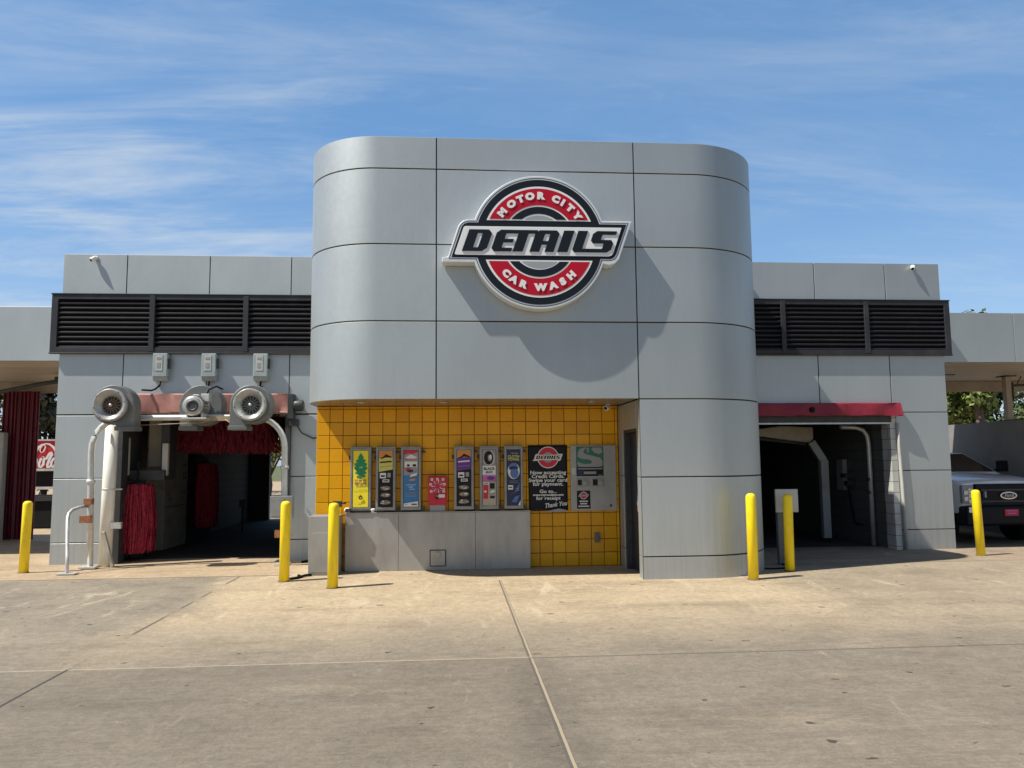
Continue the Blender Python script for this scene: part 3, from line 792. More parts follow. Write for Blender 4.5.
def black_jack():
    L = [('pgrey',0,.43,1,1),('pwhite',0,.54,1,.71),('P','offwhite',ell(.5,.85,.44,.135)),('P','pblack',ell(.46,.855,.36,.125)),('P','pgrey',ell(.56,.86,.16,.07)),('P','pwhite',ell(.60,.87,.10,.045)),('P','pblack',[(.3,.93),(.62,.955),(.75,.92),(.45,.90)]),('P','pblack',[(.4,.76),(.7,.745),(.62,.80)]),
         ('T','pblack','BLACK',.5,.655,.056,dict(bold=.0008)),('T','pblack','JACK',.5,.595,.046,dict(bold=.0008)),('pinkp',0,.44,1,.54),('P','purple',ell(.62,.49,.3,.035)),
         ('beige',0,0,1,.43),('pred',.04,.12,.42,.38),('pwhite',.1,.375,.46,.42),('pblack',.14,.39,.4,.405),('pgrey',.5,.12,.92,.41),('pblack',.54,.30,.9,.40),('P','pwhite',[(.54,.22),(.9,.24),(.9,.28),(.6,.26)]),('pblack',.56,.13,.9,.17),('P','pwhite',ell(.2,.25,.1,.02))]
    return L
def cloth():
    L = [('navy',0,0,1,1),('T','pwhite','super soft',.55,.935,.026,dict(shear=.3)),('T','pyel','CLOTH',.5,.875,.054,dict(bold=.0016)),('T','pyel','TOWEL',.5,.82,.054,dict(bold=.0016)),
         ('P','pwhite',ell(.5,.615,.46,.145)),('P','mblue',ell(.48,.685,.34,.075)),('P','mblue',ell(.55,.575,.32,.095)),('P','navy',[(.14,.64),(.82,.65),(.84,.685),(.5,.70),(.16,.69)]),
         ('pgrey',.15,.43,.85,.437),('pgrey',.22,.40,.8,.407),('pwhite',.06,.28,.44,.36),('pblack',.12,.31,.38,.33),('P','mblue',[(.2,.18),(.9,.28),(.95,.42),(.6,.25)]),('P','mblue',[(.3,.06),(.7,.05),(.95,.18),(.6,.16)]),('pgrey',.6,.30,.9,.307),('pgrey',.6,.26,.9,.267),('P','pwhite',[(.8,.0),(1,.0),(1,.09)])]
    return L
machines = [(-2.289,-1.968,fresh(),'tall narrow dispenser with a yellow front and green tree shape',1.0),
            (-1.901,-1.597,wipes('pyel','orange','a'),'tall narrow dispenser with a black front under a pale yellow and orange top',.95),
            (-1.519,-1.209,glass_clean(),'tall narrow dispenser with a blue lower half, grey middle and red top',1.0),
            (-.703,-.396,wipes('purple','orange','b'),'tall narrow dispenser with a black front under a purple and orange top',.95),
            (-.307,-.010,black_jack(),'tall narrow dispenser with a grey portrait print lettered BLACK JACK over pink and red',1.0),
            (.075,.371,cloth(),'tall narrow dispenser with a navy front lettered CLOTH TOWEL beside the black poster',1.0)]
for i, (x0, x1, art, lab, fr_) in enumerate(machines):
    v = thing('vending_dispenser', lab, 'vending machine', ((x0+x1)/2, 1.44, .9), 'drop dispensers on the yellow tiled wall')
    zb, zt = .905, 1.888
    yb = 1.33
    part('case', MB().box(x0,x1,yb,1.447,zb,zt), M['steel'], v, bevel=.010)
    part('bezel', MB().box(x0+.012,x0+.036,yb-.010,yb-.001,zb+.03,zt-.03).box(x1-.036,x1-.012,yb-.010,yb-.001,zb+.03,zt-.03).box(x0+.036,x1-.036,yb-.010,yb-.001,zt-.054,zt-.03).box(x0+.036,x1-.036,yb-.010,yb-.001,zb+.03,zb+.054), M['steel'], v, bevel=.003)
    gw = (x1-x0)-.092
    part('backing', MB().box(x0+.040,x1-.040,yb-.004,yb-.001,zb+.058,zt-.058), M['pblack'], v)
    graphic(v, x0+.046, zb+.062, gw, zt-zb-.124, yb-.0045, art)
    part('coin_lock', MB().lathe([(.018,0),(.018,.02),(.010,.024)], (x0-.012,1.40,zt-.17), (0,-1,0), 12).box(x0-.03,x0-.001,1.39,1.44,zt-.20,zt-.14), M['dark'], v)
    part('delivery_tray', MB().box(x0+.01,x1-.01,yb-.022,1.44,zb-.016,zb-.002), M['black'], v, bevel=.004)
    each('side_bracket', [MB().box(x1+.001,x1+.06,1.40,1.446,zt-.10,zt-.07), MB().box(x1+.001,x1+.055,1.385,1.446,zb+.01,zb+.05).lathe([(.028,0),(.028,.03)], (x1+.03,1.385,zb+.03), (0,-1,0), 12)], M['dark'], v)
    if i < 2:
        part('coin_cup', MB().lathe([(.012,0),(.036,.015),(.040,.05),(.03,.06)], (x0-.045,1.37,zb-.012), (0,-.4,1), 14), M['white'], v)
# red coin machine
rv = thing('prize_dispenser', 'short red dispenser with starburst print on a small white base, between the two rows', 'vending machine', (-.957,1.40,.886))
part('case', MB().box(-1.103,-.811,1.335,1.447,.985,1.425), M['pred'], rv, bevel=.008)
part('base', MB().box(-1.075,-.84,1.35,1.445,.8875,.983), M['pgrey'], rv, bevel=.004)
its = []
for k in range(14):
    a = 2*PI*k/14; da = .10
    its.append(('P','pwhite' if k % 2 else 'pinkp',[(.5+.12*math.cos(a-.05),.66+.085*math.sin(a-.05)),(.5+.34*math.cos(a-da*.8),.66+.24*math.sin(a-da*.8)),(.5+.34*math.cos(a+da*.8),.66+.24*math.sin(a+da*.8)),(.5+.12*math.cos(a+.05),.66+.085*math.sin(a+.05))]))
for u, v_ in ((.18,.92),(.5,.93),(.82,.92),(.14,.48),(.86,.48),(.1,.74),(.9,.74)): its.append(('pwhite',u-.07,v_-.05,u+.07,v_+.04)); its.append(('pred',u-.03,v_-.02,u+.03,v_+.01))
its += [('P','pblack',ell(.47,.27,.10,.10)),('P','pgrey',ell(.47,.30,.05,.04)),('pwhite',.56,.24,.92,.36),('P','pyel',ell(.88,.55,.05,.05))]
graphic(rv, -1.09, 1.0, .266, .41, 1.3345, its)

# poster
def small_logo(cx, cz, s_):
    """the round sign again, printed small: loops in metres scaled by s_ around its centre"""
    f = lambda pts: [(cx+(p[0]-SC[0])*s_, cz+(p[1]-SC[1])*s_) for p in pts]
    return f
P_ = thing('poster', 'black notice about credit cards with a round red logo, curled at its lower edge', 'poster', (.77,1.44,.86))
pm = MB(); nxp, nzp = 16, 24
x0, x1, z0, z1 = .459, 1.082, .868, 1.893
b = len(pm.v)
for j in range(nzp+1):
    for i in range(nxp+1):
        u, v_ = i/nxp, j/nzp
        curl = max(0,.10-v_)/.10
        y = 1.430-.045*curl**2*(.6+.4*math.cos((u-.62)*5))-.004*math.sin(u*7)*(1-v_)
        pm.v.append((x0+.012*(1-v_)+(x1-x0-.012*(1-v_))*u-.004*math.sin(v_*3), y, z0+.025*curl*math.exp(-((u-.72)/.2)**2)+(z1-z0)*v_))
for j in range(nzp):
    for i in range(nxp):
        o = b+j*(nxp+1)+i; pm.face([o,o+1,o+nxp+2,o+nxp+1],0,True)
po = part('sheet', pm, mat('poster_black', (.008,.009,.015), .5, spec=.25), P_)
so_ = po.modifiers.new('thick','SOLIDIFY'); so_.thickness = .0016; so_.offset = -1
part('torn_corner', MB().prism([(.70,.85),(1.06,.86),(1.03,.885),(.93,.905),(.84,.888)], 1.36, 1.364), M['pgrey'], P_)
f = small_logo(.775, 1.70, .18)
lg = MB(); lm = [M['pwhite'],M['pred'],M['pblack'],M['pgrey']]
lg.flat([f(rim)], 1.4225, .0008, 0)
lg.flat([f(arc(.87,0,2*PI-.1,48))], 1.4205, .0008, 1); lg.flat([f(arc(.45,0,2*PI-.1,40))], 1.4190, .0008, 3)
lg.flat([f([(-.70,4.47),(1.55,4.47),(1.70,4.93),(-.57,4.93)])], 1.4175, .0008, 0)
for ox, loops in letter_loops():
    lg.flat([[f([(-.592+(ox-105+px_)*KL+.345*pz_*hl, z0l+pz_*hl)])[0] for px_, pz_ in lp] for lp in loops], 1.4160, .0008, 2)
part('logo', lg, lm, P_)
tx = MB(); tz = MB()
for s_, zz, sz in (('Now accepting',1.462,.078),('Credit Cards.',1.402,.078),('Swipe your card',1.342,.078),('for payment.',1.282,.078),('Go to...',1.168,.074),('www.myreceipts.com',1.115,.046),('for receipt',1.062,.074)):
    (tx if zz > 1.2 else tz).text(s_, .772, zz, sz, 1.4205, .0012, 0, .002, 0, 'CENTER', 0, 1.2)
ty = MB(); ty.text('Thank You', .885, .962, .098, 1.4165, .0012, 0, .002, .35, 'CENTER', .12, .82)
each('lettering', [tx, tz, ty], M['pwhite'], P_)
# payment panel
Kp = thing('payment_panel', 'stainless payment machine front with green and grey display, between poster and doorway', 'payment machine', (1.5,1.42,.86))
part('face_plate', MB().box(1.128,1.855,1.405,1.447,.860,1.885), mat('kiosk_steel', (.36,.36,.34), .5, .5, .06, 4), Kp, bevel=.004)
gx0, gx1 = 1.222, 1.655
graphic(Kp, gx0, 1.40, gx1-gx0, .465, 1.4045, [('pblack',0,0,1,1),('teal',.012,.305,.988,.985),
   ('P','pgrey',[(.03,.56),(.10,.47),(.3,.56),(.48,.545),(.50,.50),(.44,.47),(.06,.62),(.05,.80),(.2,.95),(.36,.975),(.34,.9),(.24,.8),(.34,.74),(.52,.70),(.90,.60),(.95,.46),(.93,.33),(.30,.33),(.34,.38),(.52,.36),(.64,.42),(.60,.50)]) if False else ('P','pgrey',[(.05,.66),(.06,.80),(.14,.92),(.30,.975),(.42,.96),(.30,.90),(.26,.82),(.34,.75),(.62,.69),(.88,.62),(.97,.50),(.95,.36),(.86,.315),(.10,.315),(.03,.42),(.06,.50),(.16,.44),(.34,.41),(.54,.43),(.58,.50),(.48,.56),(.18,.59)]),
   ('P','pgrey',[(.55,.92),(.62,.97),(.92,.97),(.97,.80),(.84,.74),(.66,.80)]),('pgrey',.40,.80,.47,.96),
   ('pgrey',.05,.23,.95,.27),('navy',.02,.02,.26,.20),('pgrey',.27,.07,.72,.16),('pgrey',.8,.02,.95,.04)], 'display')
bz = MB()
bz.box(1.222,1.418,1.388,1.404,1.235,1.365).box(1.462,1.655,1.388,1.404,1.235,1.365)
IN = part('coin_inserts', bz, M['steel'], Kp, bevel=.004)
each('slot', [MB().box(1.236,1.300,1.380,1.387,1.26,1.345), MB().box(1.476,1.552,1.380,1.387,1.255,1.350)], M['pblack'], IN)
each('dial', [MB().lathe([(.042,0),(.042,.008),(.034,.012),(.0,.012)], (1.360,1.387,1.30), (0,-1,0), 20), MB().lathe([(.042,0),(.042,.008),(.03,.010),(0,.010)], (1.608,1.387,1.295), (0,-1,0), 20)], M['pgrey'], IN)
st = part('sticker', MB().box(1.222,1.435,1.4005,1.404,.895,1.175), M['pblack'], Kp)
f = small_logo(1.328, 1.10, .062)
lg = MB(); lg.flat([f(rim)], 1.3985, .0008, 0); lg.flat([f(arc(.80,0,2*PI-.1,32))], 1.3970, .0008, 1); lg.flat([f([(-.70,4.47),(1.55,4.47),(1.70,4.93),(-.57,4.93)])], 1.3955, .0008, 3)
for j, (w_, zz) in enumerate(((.13,1.01),(.11,.972),(.17,.932))): lg.box(1.328-w_/2,1.328+w_/2,1.3988,1.3998,zz-.009,zz+.009,0)
part('print', lg, lm, st)
part('lock', MB().lathe([(.02,0),(.02,.006),(0,.008)], (1.76,1.404,.94), (0,-1,0), 16), M['dark'], Kp)
part('notice', MB().box(1.142,1.208,1.4005,1.404,1.435,1.535), M['offwhite'], Kp)

# ------------------------------------------------------------------ bollards
bl = thing('bollard', '', 'bollard', (0,0,0), 'yellow bollards guarding the building')
part('post', MB().lathe([(.070,-.12),(.070,1.05),(.067,1.075),(.058,1.095),(.040,1.108),(.018,1.114),(0,1.115)], (0,0,0), (0,0,1), 28), M['yellowp'], bl)
part('base_ring', MB().lathe([(.084,.002),(.084,.010),(.072,.014)], (0,0,0), (0,0,1), 28), mat('bollard_base_dirt', (.16,.12,.07), .9), bl)
spots = [(-2.308,-.154,'yellow bollard in front of the narrow steel cabinet and counter',1.0),(-3.076,.501,'yellow bollard in front of the steel control box on the pipe arch',1.0),(-7.423,2.138,'yellow bollard by the building corner near the dark red ribbed panel',1.0),
         (3.399,-.179,'tall yellow bollard in front of the tower\'s rounded ground-level corner',1.055),(4.235,.532,'yellow bollard in front of the pale control plate at the bay beside the truck',1.01),(8.272,2.028,'yellow bollard standing in front of the parked white truck',1.0)]
for i, (x, y, lab, sz) in enumerate(spots):
    o = bl if i == 0 else copy_tree(bl, (x,y,0))
    o.location = (x, y, gz(x,y)); o['label'] = lab; o.scale = (1,1,sz); o.rotation_euler = (R_((-.3,.5,1.0,-.4,-1.6,-.9)[i]), R_((.2,-.3,.4,.3,-.7,-.6)[i]), i*1.3)

# ------------------------------------------------------------------ dryer arch, blowers, pipes
YA = 2.6
ar = thing('dryer_arch', 'grey steel pipe arch carrying three blowers across a wash bay', 'pipe arch', (-5.1, YA, 0))
path = [(-6.63,YA,.0),(-6.66,YA,.9),(-6.69,YA,1.84)]
for i in range(1, 9):
    a = PI/2*i/8; path.append((-6.69+.50-.50*math.cos(a), YA, 1.90+.515*math.sin(a)))
path += [(-5.0,YA,2.42),(-4.05,YA,2.42)]
for i in range(1, 9):
    a = PI/2*i/8; path.append((-4.05+.50*math.sin(a), YA, 1.90+.52*math.cos(a)))
path += [(-3.54,YA,1.0),(-3.545,YA,-.03)]
part('pipe', MB().tube(path, .050, 14), M['galv'], ar)
each('coupling', [MB().lathe([(.07,0),(.07,.06)], (-6.672,YA,1.34), (-.02,0,1), 16), MB().lathe([(.07,0),(.07,.05)], (-3.546,YA,1.55), (0,0,1), 16)], M['galv'], ar)
each('base_plate', [MB().box(-6.76,-6.50,YA-.12,YA+.12,-.03,-.0), MB().box(-3.66,-3.43,YA-.12,YA+.12,-.04,-.01)], M['galv'], ar, bevel=.004)
brp = [(-6.56,1.70,.01),(-6.63,1.83,.25),(-6.70,1.95,.5),(-6.78,2.10,.78),(-6.80,2.17,.87),(-6.79,2.26,.93),(-6.74,2.38,.96),(-6.68,2.55,.97)]
part('brace', MB().tube(brp, .027, 10).box(-6.70,-6.42,1.62,1.78,.0,.015).bar((-6.45,2.62,.55),(-6.38,2.85,-.04),.05,.05), M['galv'], ar)
each('clamp', [MB().box(-6.80,-6.60,YA-.075,YA-.055,.70,.82), MB().box(-6.71,-6.58,2.45,2.54,1.0,1.1)], M['rust'], ar, bevel=.004)
part('cross_rail', MB().box(-5.0,-4.2,YA-.075,YA-.06,2.36,2.44).tube([(-6.0,YA-.05,2.29),(-4.9,YA-.06,2.33),(-4.6,YA-.04,2.42)],.008,6).tube([(-4.55,YA-.06,2.40),(-4.40,YA-.1,2.30),(-4.15,YA-.05,2.40)],.01,6), M['wood'], ar)

def blower(cx, cz, side, front, label):
    """side: +1 outlet on the right; front: 'inlet' or 'motor'"""
    y0, y1 = (2.20, 2.50) if front == 'inlet' else (2.69, 2.99)
    b_ = thing('dryer_blower', label, 'blower', (cx, YA, cz-.45), 'blowers on the dryer arch')
    pts = []
    n = 34; a0, a1 = R_(282), R_(0)
    for i in range(n+1):
        t = i/n; a = a0+(a1-a0)*t; r = (.312+.033*t)*(1.07 if front == 'motor' else 1)
        pts.append((cx+side*r*math.cos(a), cz+r*math.sin(a)))
    pts += [(cx+side*.345, cz-.36), (cx+side*.065, cz-.36)]
    if side > 0: pts = pts[::-1]
    hs = part('housing', MB().prism(pts, y0, y1), M['blower'], b_, bevel=.018, seg=2, angle=30)
    lo = MB(); xa, xb = sorted((cx+side*.05, cx+side*.36)); lo.box(xa, xb, y0-.02, y1+.02, cz-.41, cz-.34)
    part('outlet_collar', lo, M['blower'], b_, bevel=.008)
    if front == 'inlet':
        yi = y0-.115
        part('inlet_cone', MB().lathe([(.262,.112),(.262,.006),(.256,0),(.232,-.002),(.225,.004),(.165,.075),(.142,.095),(.140,.112)], (cx,yi,cz), (0,1,0), 40), M['conegrey'], b_)
        part('impeller', MB().lathe([(0,.108),(.15,.109)], (cx,yi,cz), (0,1,0), 24), M['impeller'], b_)
        part('hub', MB().lathe([(0,.03),(.02,.032),(.026,.045),(.028,.10)], (cx,yi,cz), (0,1,0), 16), M['galv'], b_)
        bd = MB()
        for k in range(15):
            a = 2*PI*k/15; c_, s_ = math.cos(a), math.sin(a)
            bd.bar((cx+.04*c_,yi+.085,cz+.04*s_),(cx+.136*c_,yi+.098,cz+.136*s_),.010,.02)
        part('blades', bd, M['bladedust'] if side > 0 else M['blower'], b_)
        for k in range(8):
            a = 2*PI*k/8+.2; part('bolt', MB().lathe([(.009,0),(.009,.008)], (cx+.243*math.cos(a),yi-.001,cz+.243*math.sin(a)), (0,-1,0), 8), M['dark'], b_)
    else:
        mt = MB().lathe([(.18,0),(.18,.03),(.162,.04),(.162,.30),(.168,.31),(.168,.34),(.13,.36),(.03,.362),(0,.362)], (cx-.03,y0,cz-.02), (0,-1,0), 30)
        M_ = part('motor', mt, M['conegrey'], b_)
        fi = MB()
        for k in range(20):
            a = 2*PI*k/20; fi.bar((cx-.03+.170*math.cos(a),y0-.06,cz-.02+.170*math.sin(a)),(cx-.03+.170*math.cos(a),y0-.29,cz-.02+.170*math.sin(a)),.008,.022)
        part('fins', fi, M['blower'], M_)
        part('fan_guard', MB().lathe([(.10,0),(.10,.006),(.06,.010),(.06,.002)], (cx-.03,y0-.362,cz-.02), (0,-1,0), 20), M['dark'], M_)
        part('terminal_box', MB().box(cx+.06,cx+.19,y0-.22,y0-.06,cz+.06,cz+.19).box(cx-.08,cx+.02,y0-.2,y0-.08,cz+.13,cz+.18), M['galv'], M_, bevel=.008)
        part('cable', MB().tube([(cx+.13,y0-.14,cz+.19),(cx+.17,y0-.15,cz+.27),(cx+.26,y0-.05,cz+.33),(cx+.30,y0+.15,cz+.30)],.016,8), M['black'], M_)
        part('motor_stand', MB().box(cx-.2,cx+.2,y0-.36,y0-.003,cz-.24,cz-.215).box(cx-.16,cx-.13,y0-.26,y0-.05,cz-.215,cz-.12).box(cx+.08,cx+.11,y0-.26,y0-.05,cz-.215,cz-.12), M['galv'], b_, bevel=.003)
    return b_
blower(-6.217, 2.60, 1, 'inlet', 'round-intake dryer blower above the thick off-white pipe, farthest from the tower')
blower(-4.97, 2.62, -1, 'motor', 'grey dryer blower in the middle of the pipe arch, motor facing out')
blower(-4.02, 2.60, -1, 'inlet', 'round-intake dryer blower at the tower end of the pipe arch')
pv = thing('drain_pipe', 'thick off-white plastic pipe leaning upright beside a wash bay opening', 'pipe', (-6.5,2.9,0))
part('pipe', MB().tube([(-6.53,2.9,-.06),(-6.49,2.88,2.42)], .104, 24), M['pvc'], pv)
part('strap', MB().lathe([(.107,0),(.109,.002),(.109,.022),(.107,.024)], (-6.509,2.89,1.22), (.016,0,1), 24).box(-6.40,-6.28,2.85,2.89,1.22,1.24), M['galv'], pv)
part('bracket', MB().box(-6.42,-6.25,2.80,2.86,.58,.68), M['galv'], pv)
cbx = thing('control_box', 'weathered grey steel control box on a leg of the pipe arch', 'control box', (-3.53,2.5,.75))
part('case', MB().box(-3.73,-3.36,2.40,2.535,.745,1.105), M['steel'], cbx, bevel=.008)
part('cover', MB().box(-3.70,-3.50,2.388,2.398,.78,1.07), M['steel'], cbx, bevel=.003)
part('mount', MB().box(-3.66,-3.58,2.47,2.53,.42,.54), M['rust'], cbx)
jb = thing('junction_box', 'small grey junction box with a black cable beside the narrow steel cabinet', 'junction box', (-3.0,W-.02,.35))
part('case', MB().box(-3.07,-2.92,W-.08,W-.003,.45,.72), M['boxgrey'], jb, bevel=.008)
part('cable', MB().tube([(-2.95,W-.05,.45),(-2.95,W-.06,.15),(-3.05,W-.12,-.02),(-3.3,W-.35,-.04)],.02,8), M['black'], jb)
solo('hose', MB().tube([(-3.02,.62,.02),(-2.94,.70,.02),(-2.86,.92,.022),(-2.78,.96,.02)],.018,8).tube([(-2.94,.72,.02),(-2.93,.86,.03),(-2.97,.95,.02)],.014,8), M['black'], 'short black hose lying on the concrete beside the narrow steel cabinet', 'hose', (-2.9,.8,0))

# disconnect switches
for i, (xc, lab) in enumerate(((-5.853,'grey switch box above the blowers, farthest of the three from the tower'),(-5.02,'grey switch box above the blowers, middle one of the three'),(-4.127,'grey switch box above the blowers, nearest of the three to the tower'))):
    s_ = thing('switch_box', lab, 'switch box', (xc,W,3.1), 'switch boxes above the left bay')
    part('case', MB().box(xc-.125,xc+.125,W-.14,W-.002,3.17,3.585), M['boxgrey'], s_, bevel=.012)
    part('sloped_bottom', MB().extr_x([(W-.004,3.168),(W-.004,3.10),(W-.09,3.10),(W-.135,3.168)], xc-.12, xc+.12), M['boxgrey'], s_)
    part('front_label', MB().box(xc-.075,xc+.045,W-.146,W-.141,3.28,3.55), M['offwhite'], s_)
    each('marking', [MB().box(xc-.055,xc+.02,W-.150,W-.1465,3.48,3.52), MB().box(xc-.05,xc+.01,W-.150,W-.1465,3.33,3.42)], M['pgrey'], s_)
    part('lever', MB().box(xc+.127,xc+.155,W-.12,W-.06,3.32,3.50), M['dark'], s_, bevel=.005)
    ends = [(-6.1,W-.25,2.93),(-5.0,W-.3,2.95),(-4.05,W-.3,2.98)][i]
    part('cable', MB().tube([(xc,W-.06,3.10),(xc-.01,W-.07,3.03),(xc+(ends[0]-xc)*.3,W-.1,2.96),((xc+ends[0])/2,W-.14,2.93),ends],.017,8), M['black'], s_)

# security cameras
def camera_thing(x, y, z, lab, down):
    c = thing('security_camera', lab, 'camera', (x,y,z), 'white security cameras')
    part('mount', MB().lathe([(.036,0),(.036,.015),(.02,.02)], (x,y,z), (0,-1,0) if not down else (0,0,-1), 16), M['white'], c)
    d = Vector((-.5,-.6,-.6)) if not down else Vector((-.6,-.8,-.2))
    o = Vector((x,y-.03,z)) if not down else Vector((x,y,z-.05))
    part('body', MB().lathe([(0,-.01),(.032,-.005),(.040,.015),(.040,.095),(.032,.105)], o, d, 18), M['white'], c)
    part('lens', MB().lathe([(.028,.106),(.02,.109),(0,.109)], o, d, 16), M['black'], c)
camera_thing(-7.07, W, 5.32, 'white security camera on the parapet above the bay with the blowers', False)
camera_thing(8.17, W, 5.33, 'white security camera on the parapet nearest the white truck', False)
camera_thing(1.70, 1.15, Z[2]+.012, 'small white security camera under the recess ceiling above the payment panel', True)

# ------------------------------------------------------------------ left bay equipment
rb = random.Random(11)
br = thing('wash_brush', 'tall standing red foam brush just inside the bay with the blowers', 'car wash brush', (-6.1,3.95,0))
mb = MB()
def strands(mb, cx, cy, r, z0, z1, n, w=.016, flare=.06):
    n = int(n*2.6)
    for k in range(n):
        a = rb.uniform(0,2*PI); rr = r*math.sqrt(rb.uniform(.25,1)); x, y = cx+rr*math.cos(a), cy+rr*math.sin(a)
        ta = a+PI/2+rb.uniform(-.5,.5); dx, dy = math.cos(ta)*w/2, math.sin(ta)*w/2
        zt_ = z1-rb.uniform(0,.08); zb_ = z0+rb.uniform(0,.10)
        prev = None
        for q in range(5):
            t = q/4; z = zt_+(zb_-zt_)*t
            ox = flare*math.sin(t*2.4)*math.cos(a)+rb.uniform(-.022,.022); oy = flare*math.sin(t*2.4)*math.sin(a)+rb.uniform(-.022,.022)
            cur = len(mb.v); mb.v += [(x+ox-dx,y+oy-dy,z),(x+ox+dx,y+oy+dy,z)]
            if prev is not None: mb.face([prev,prev+1,cur+1,cur])
            prev = cur
strands(mb, -6.36, 3.72, .27, .08, 1.30, 260)
part('strands', mb, M['brush'], br)
part('core', MB().lathe([(.12,.0),(.12,1.32),(.03,1.34),(.03,1.7)], (-6.36,3.72,0), (0,0,1), 16), M['void'], br)
eq = thing('brush_arm', 'black frame with off-white side plates hanging above the standing red brush', 'machine frame', (-6.0,3.9,1.4))
part('frame', MB().box(-6.66,-5.90,3.7,4.3,1.36,1.54).box(-6.66,-6.54,3.7,4.3,1.54,2.6).box(-6.05,-5.90,3.9,4.3,1.54,2.95).box(-6.66,-5.90,3.7,4.3,2.6,2.75), M['dark'], eq, bevel=.01)
part('side_plate', MB().box(-6.56,-6.50,3.62,3.69,1.45,2.12), M['offwhite'], eq, bevel=.004)
part('side_plate', MB().box(-5.98,-5.88,3.78,3.86,1.44,2.02), M['offwhite'], eq, bevel=.004)
part('back_plate', MB().box(-6.40,-6.12,4.25,4.29,1.6,2.85), M['beige'], eq)
dp = thing('wash_cabinet', 'off-white wall cabinet with black dots behind the standing red brush', 'cabinet', (-6.35,5.8,0))
part('body', MB().box(-6.775,-6.40,5.15,6.45,-.04,2.35), M['cabsheet'], dp, bevel=.01)
for z in (.95,1.05,1.35,1.45,1.62,1.98,2.08):
    for y in (5.32,5.42,6.2,6.3):
        if rb.random() < .8: part('dot', MB().lathe([(.022,0),(.022,.004)], (-6.399,y,z), (1,0,0), 10), M['black'], dp)
part("seam", MB().box(-6.399,-6.394,5.16,6.44,.78,.80), M['dark'], dp)
ab_ = thing('side_brush', 'red brush inside a black arched housing deeper in the bay', 'car wash brush', (-6.3,7.6,0))
ap = []
for i in range(13): a = PI*i/12; ap.append((7.6-.85*math.cos(a), 1.35+.5*math.sin(a)))
hp = [(8.45,-.04),(6.75,-.04)]+ap
part('housing', MB().extr_x(hp[::-1], -6.77, -6.50), M['void'], ab_)
mb = MB(); strands(mb, -6.40, 7.6, .26, .2, 1.66, 160, .02)
part('strands', mb, M['brush'], ab_)
fr = thing('cloth_curtain', 'wide red hanging cloth fringe across the top of the bay', 'wash curtain', (-5.3,5,2.6))
mb = MB()
for row in range(10):
    y = 4.6+row*.11
    for k in range(120):
        x = -6.42+2.12*k/119+rb.uniform(-.03,.03); w = .0075; zb = 1.86-.03*(x+5.3)+rb.uniform(-.03,.15)
        sw_ = rb.uniform(-.34,.34); yy = y+rb.uniform(-.05,.05); zm = 2.75-rb.uniform(0,.35)
        b0 = len(mb.v)
        for q in range(4):
            t = q/3; mb.v += [(x+sw_*(t-.4)-w,yy,zm-(zm-zb)*t),(x+sw_*(t-.4)+w,yy+rb.uniform(-.01,.01),zm-(zm-zb)*t)]
        for q in range(3): mb.face([b0+2*q,b0+2*q+1,b0+2*q+3,b0+2*q+2])
part('strips', mb, M['fringe'], fr)
part('carrier', MB().box(-6.42,-4.28,4.5,4.58,2.70,2.80).box(-6.42,-4.28,5.62,5.70,2.70,2.80).box(-6.42,-6.34,4.58,5.62,2.70,2.80).box(-4.36,-4.28,4.58,5.62,2.70,2.80).box(-5.4,-5.3,5.0,5.1,2.80,3.001), M['dark'], fr)
solo('small_post', MB().tube([(-5.98,9.3,-.06),(-5.98,9.3,.72)],.025,8).box(-6.06,-5.90,9.27,9.33,.55,.74), M['dark'], 'small dark post with a box standing deep inside the blower bay', 'post', (-5.98,9.3,-.05))

# ------------------------------------------------------------------ right bay equipment
wa = thing('spray_arch', 'pale spray arch with beige overhead housing inside the bay beside the truck', 'spray arch', (6.0,5,0))
ov = MB()
ov.prism([(4.95,2.12),(5.75,2.10),(6.35,2.00),(6.72,1.98),(6.80,2.05),(6.80,2.30),(6.1,2.33),(5.72,2.28),(5.1,2.22)], 4.9, 5.35)
ov.prism([(4.95,2.22),(5.30,2.24),(5.30,2.60),(5.05,2.55)], 4.85, 4.9)
ov.prism([(4.12,2.12),(4.93,2.11),(4.93,2.17),(4.12,2.18)], 4.9, 5.35)
part('overhead_housing', ov, M['beige'], wa, bevel=.02)
part('pipe_rail', MB().tube([(4.12,4.85,2.08),(5.6,4.85,2.06),(6.3,4.85,1.98),(6.6,4.85,1.94)],.035,8), M['dark'], wa)
part('leg', MB().box(6.86,7.02,4.75,4.88,.02,1.62).bar((6.94,4.82,1.60),(6.72,4.86,1.99),.13,.15), M['whitewall'], wa, bevel=.008)
part('hanging_hose', MB().tube([(5.0,5.1,2.1),(5.0,5.1,1.3)],.03,8).lathe([(.0,-.05),(.06,-.02),(.06,.04),(0,.06)], (5.0,5.1,1.25), (0,0,1), 10), M['black'], wa)
wp = thing('water_pipe', 'upright white pipe with an elbow on a dark bay wall', 'pipe', (7.48,3.95,0))
part('pipe', MB().tube([(7.47,3.98,-.05),(7.46,3.96,1.9),(7.44,3.96,2.08),(7.36,3.96,2.20),(7.20,3.96,2.25),(6.9,3.96,2.26)],.045,12), M['galv'], wp)
each('clamp', [MB().box(7.40,7.555,3.93,3.99,1.20,1.26), MB().box(7.40,7.555,3.93,3.99,.95,1.0)], M['dark'], wp)
wb = thing('wall_unit', 'pale narrow wall unit with a drooping black hose', 'wall unit', (7.5,5.15,1))
part('plate', MB().box(7.46,7.555,5.02,5.30,.98,1.62), M['whitewall'], wb, bevel=.01)
part('hose_reel', MB().box(7.36,7.55,4.75,4.95,1.25,1.33).box(7.38,7.55,4.70,4.85,1.08,1.18), M['dark'], wb)
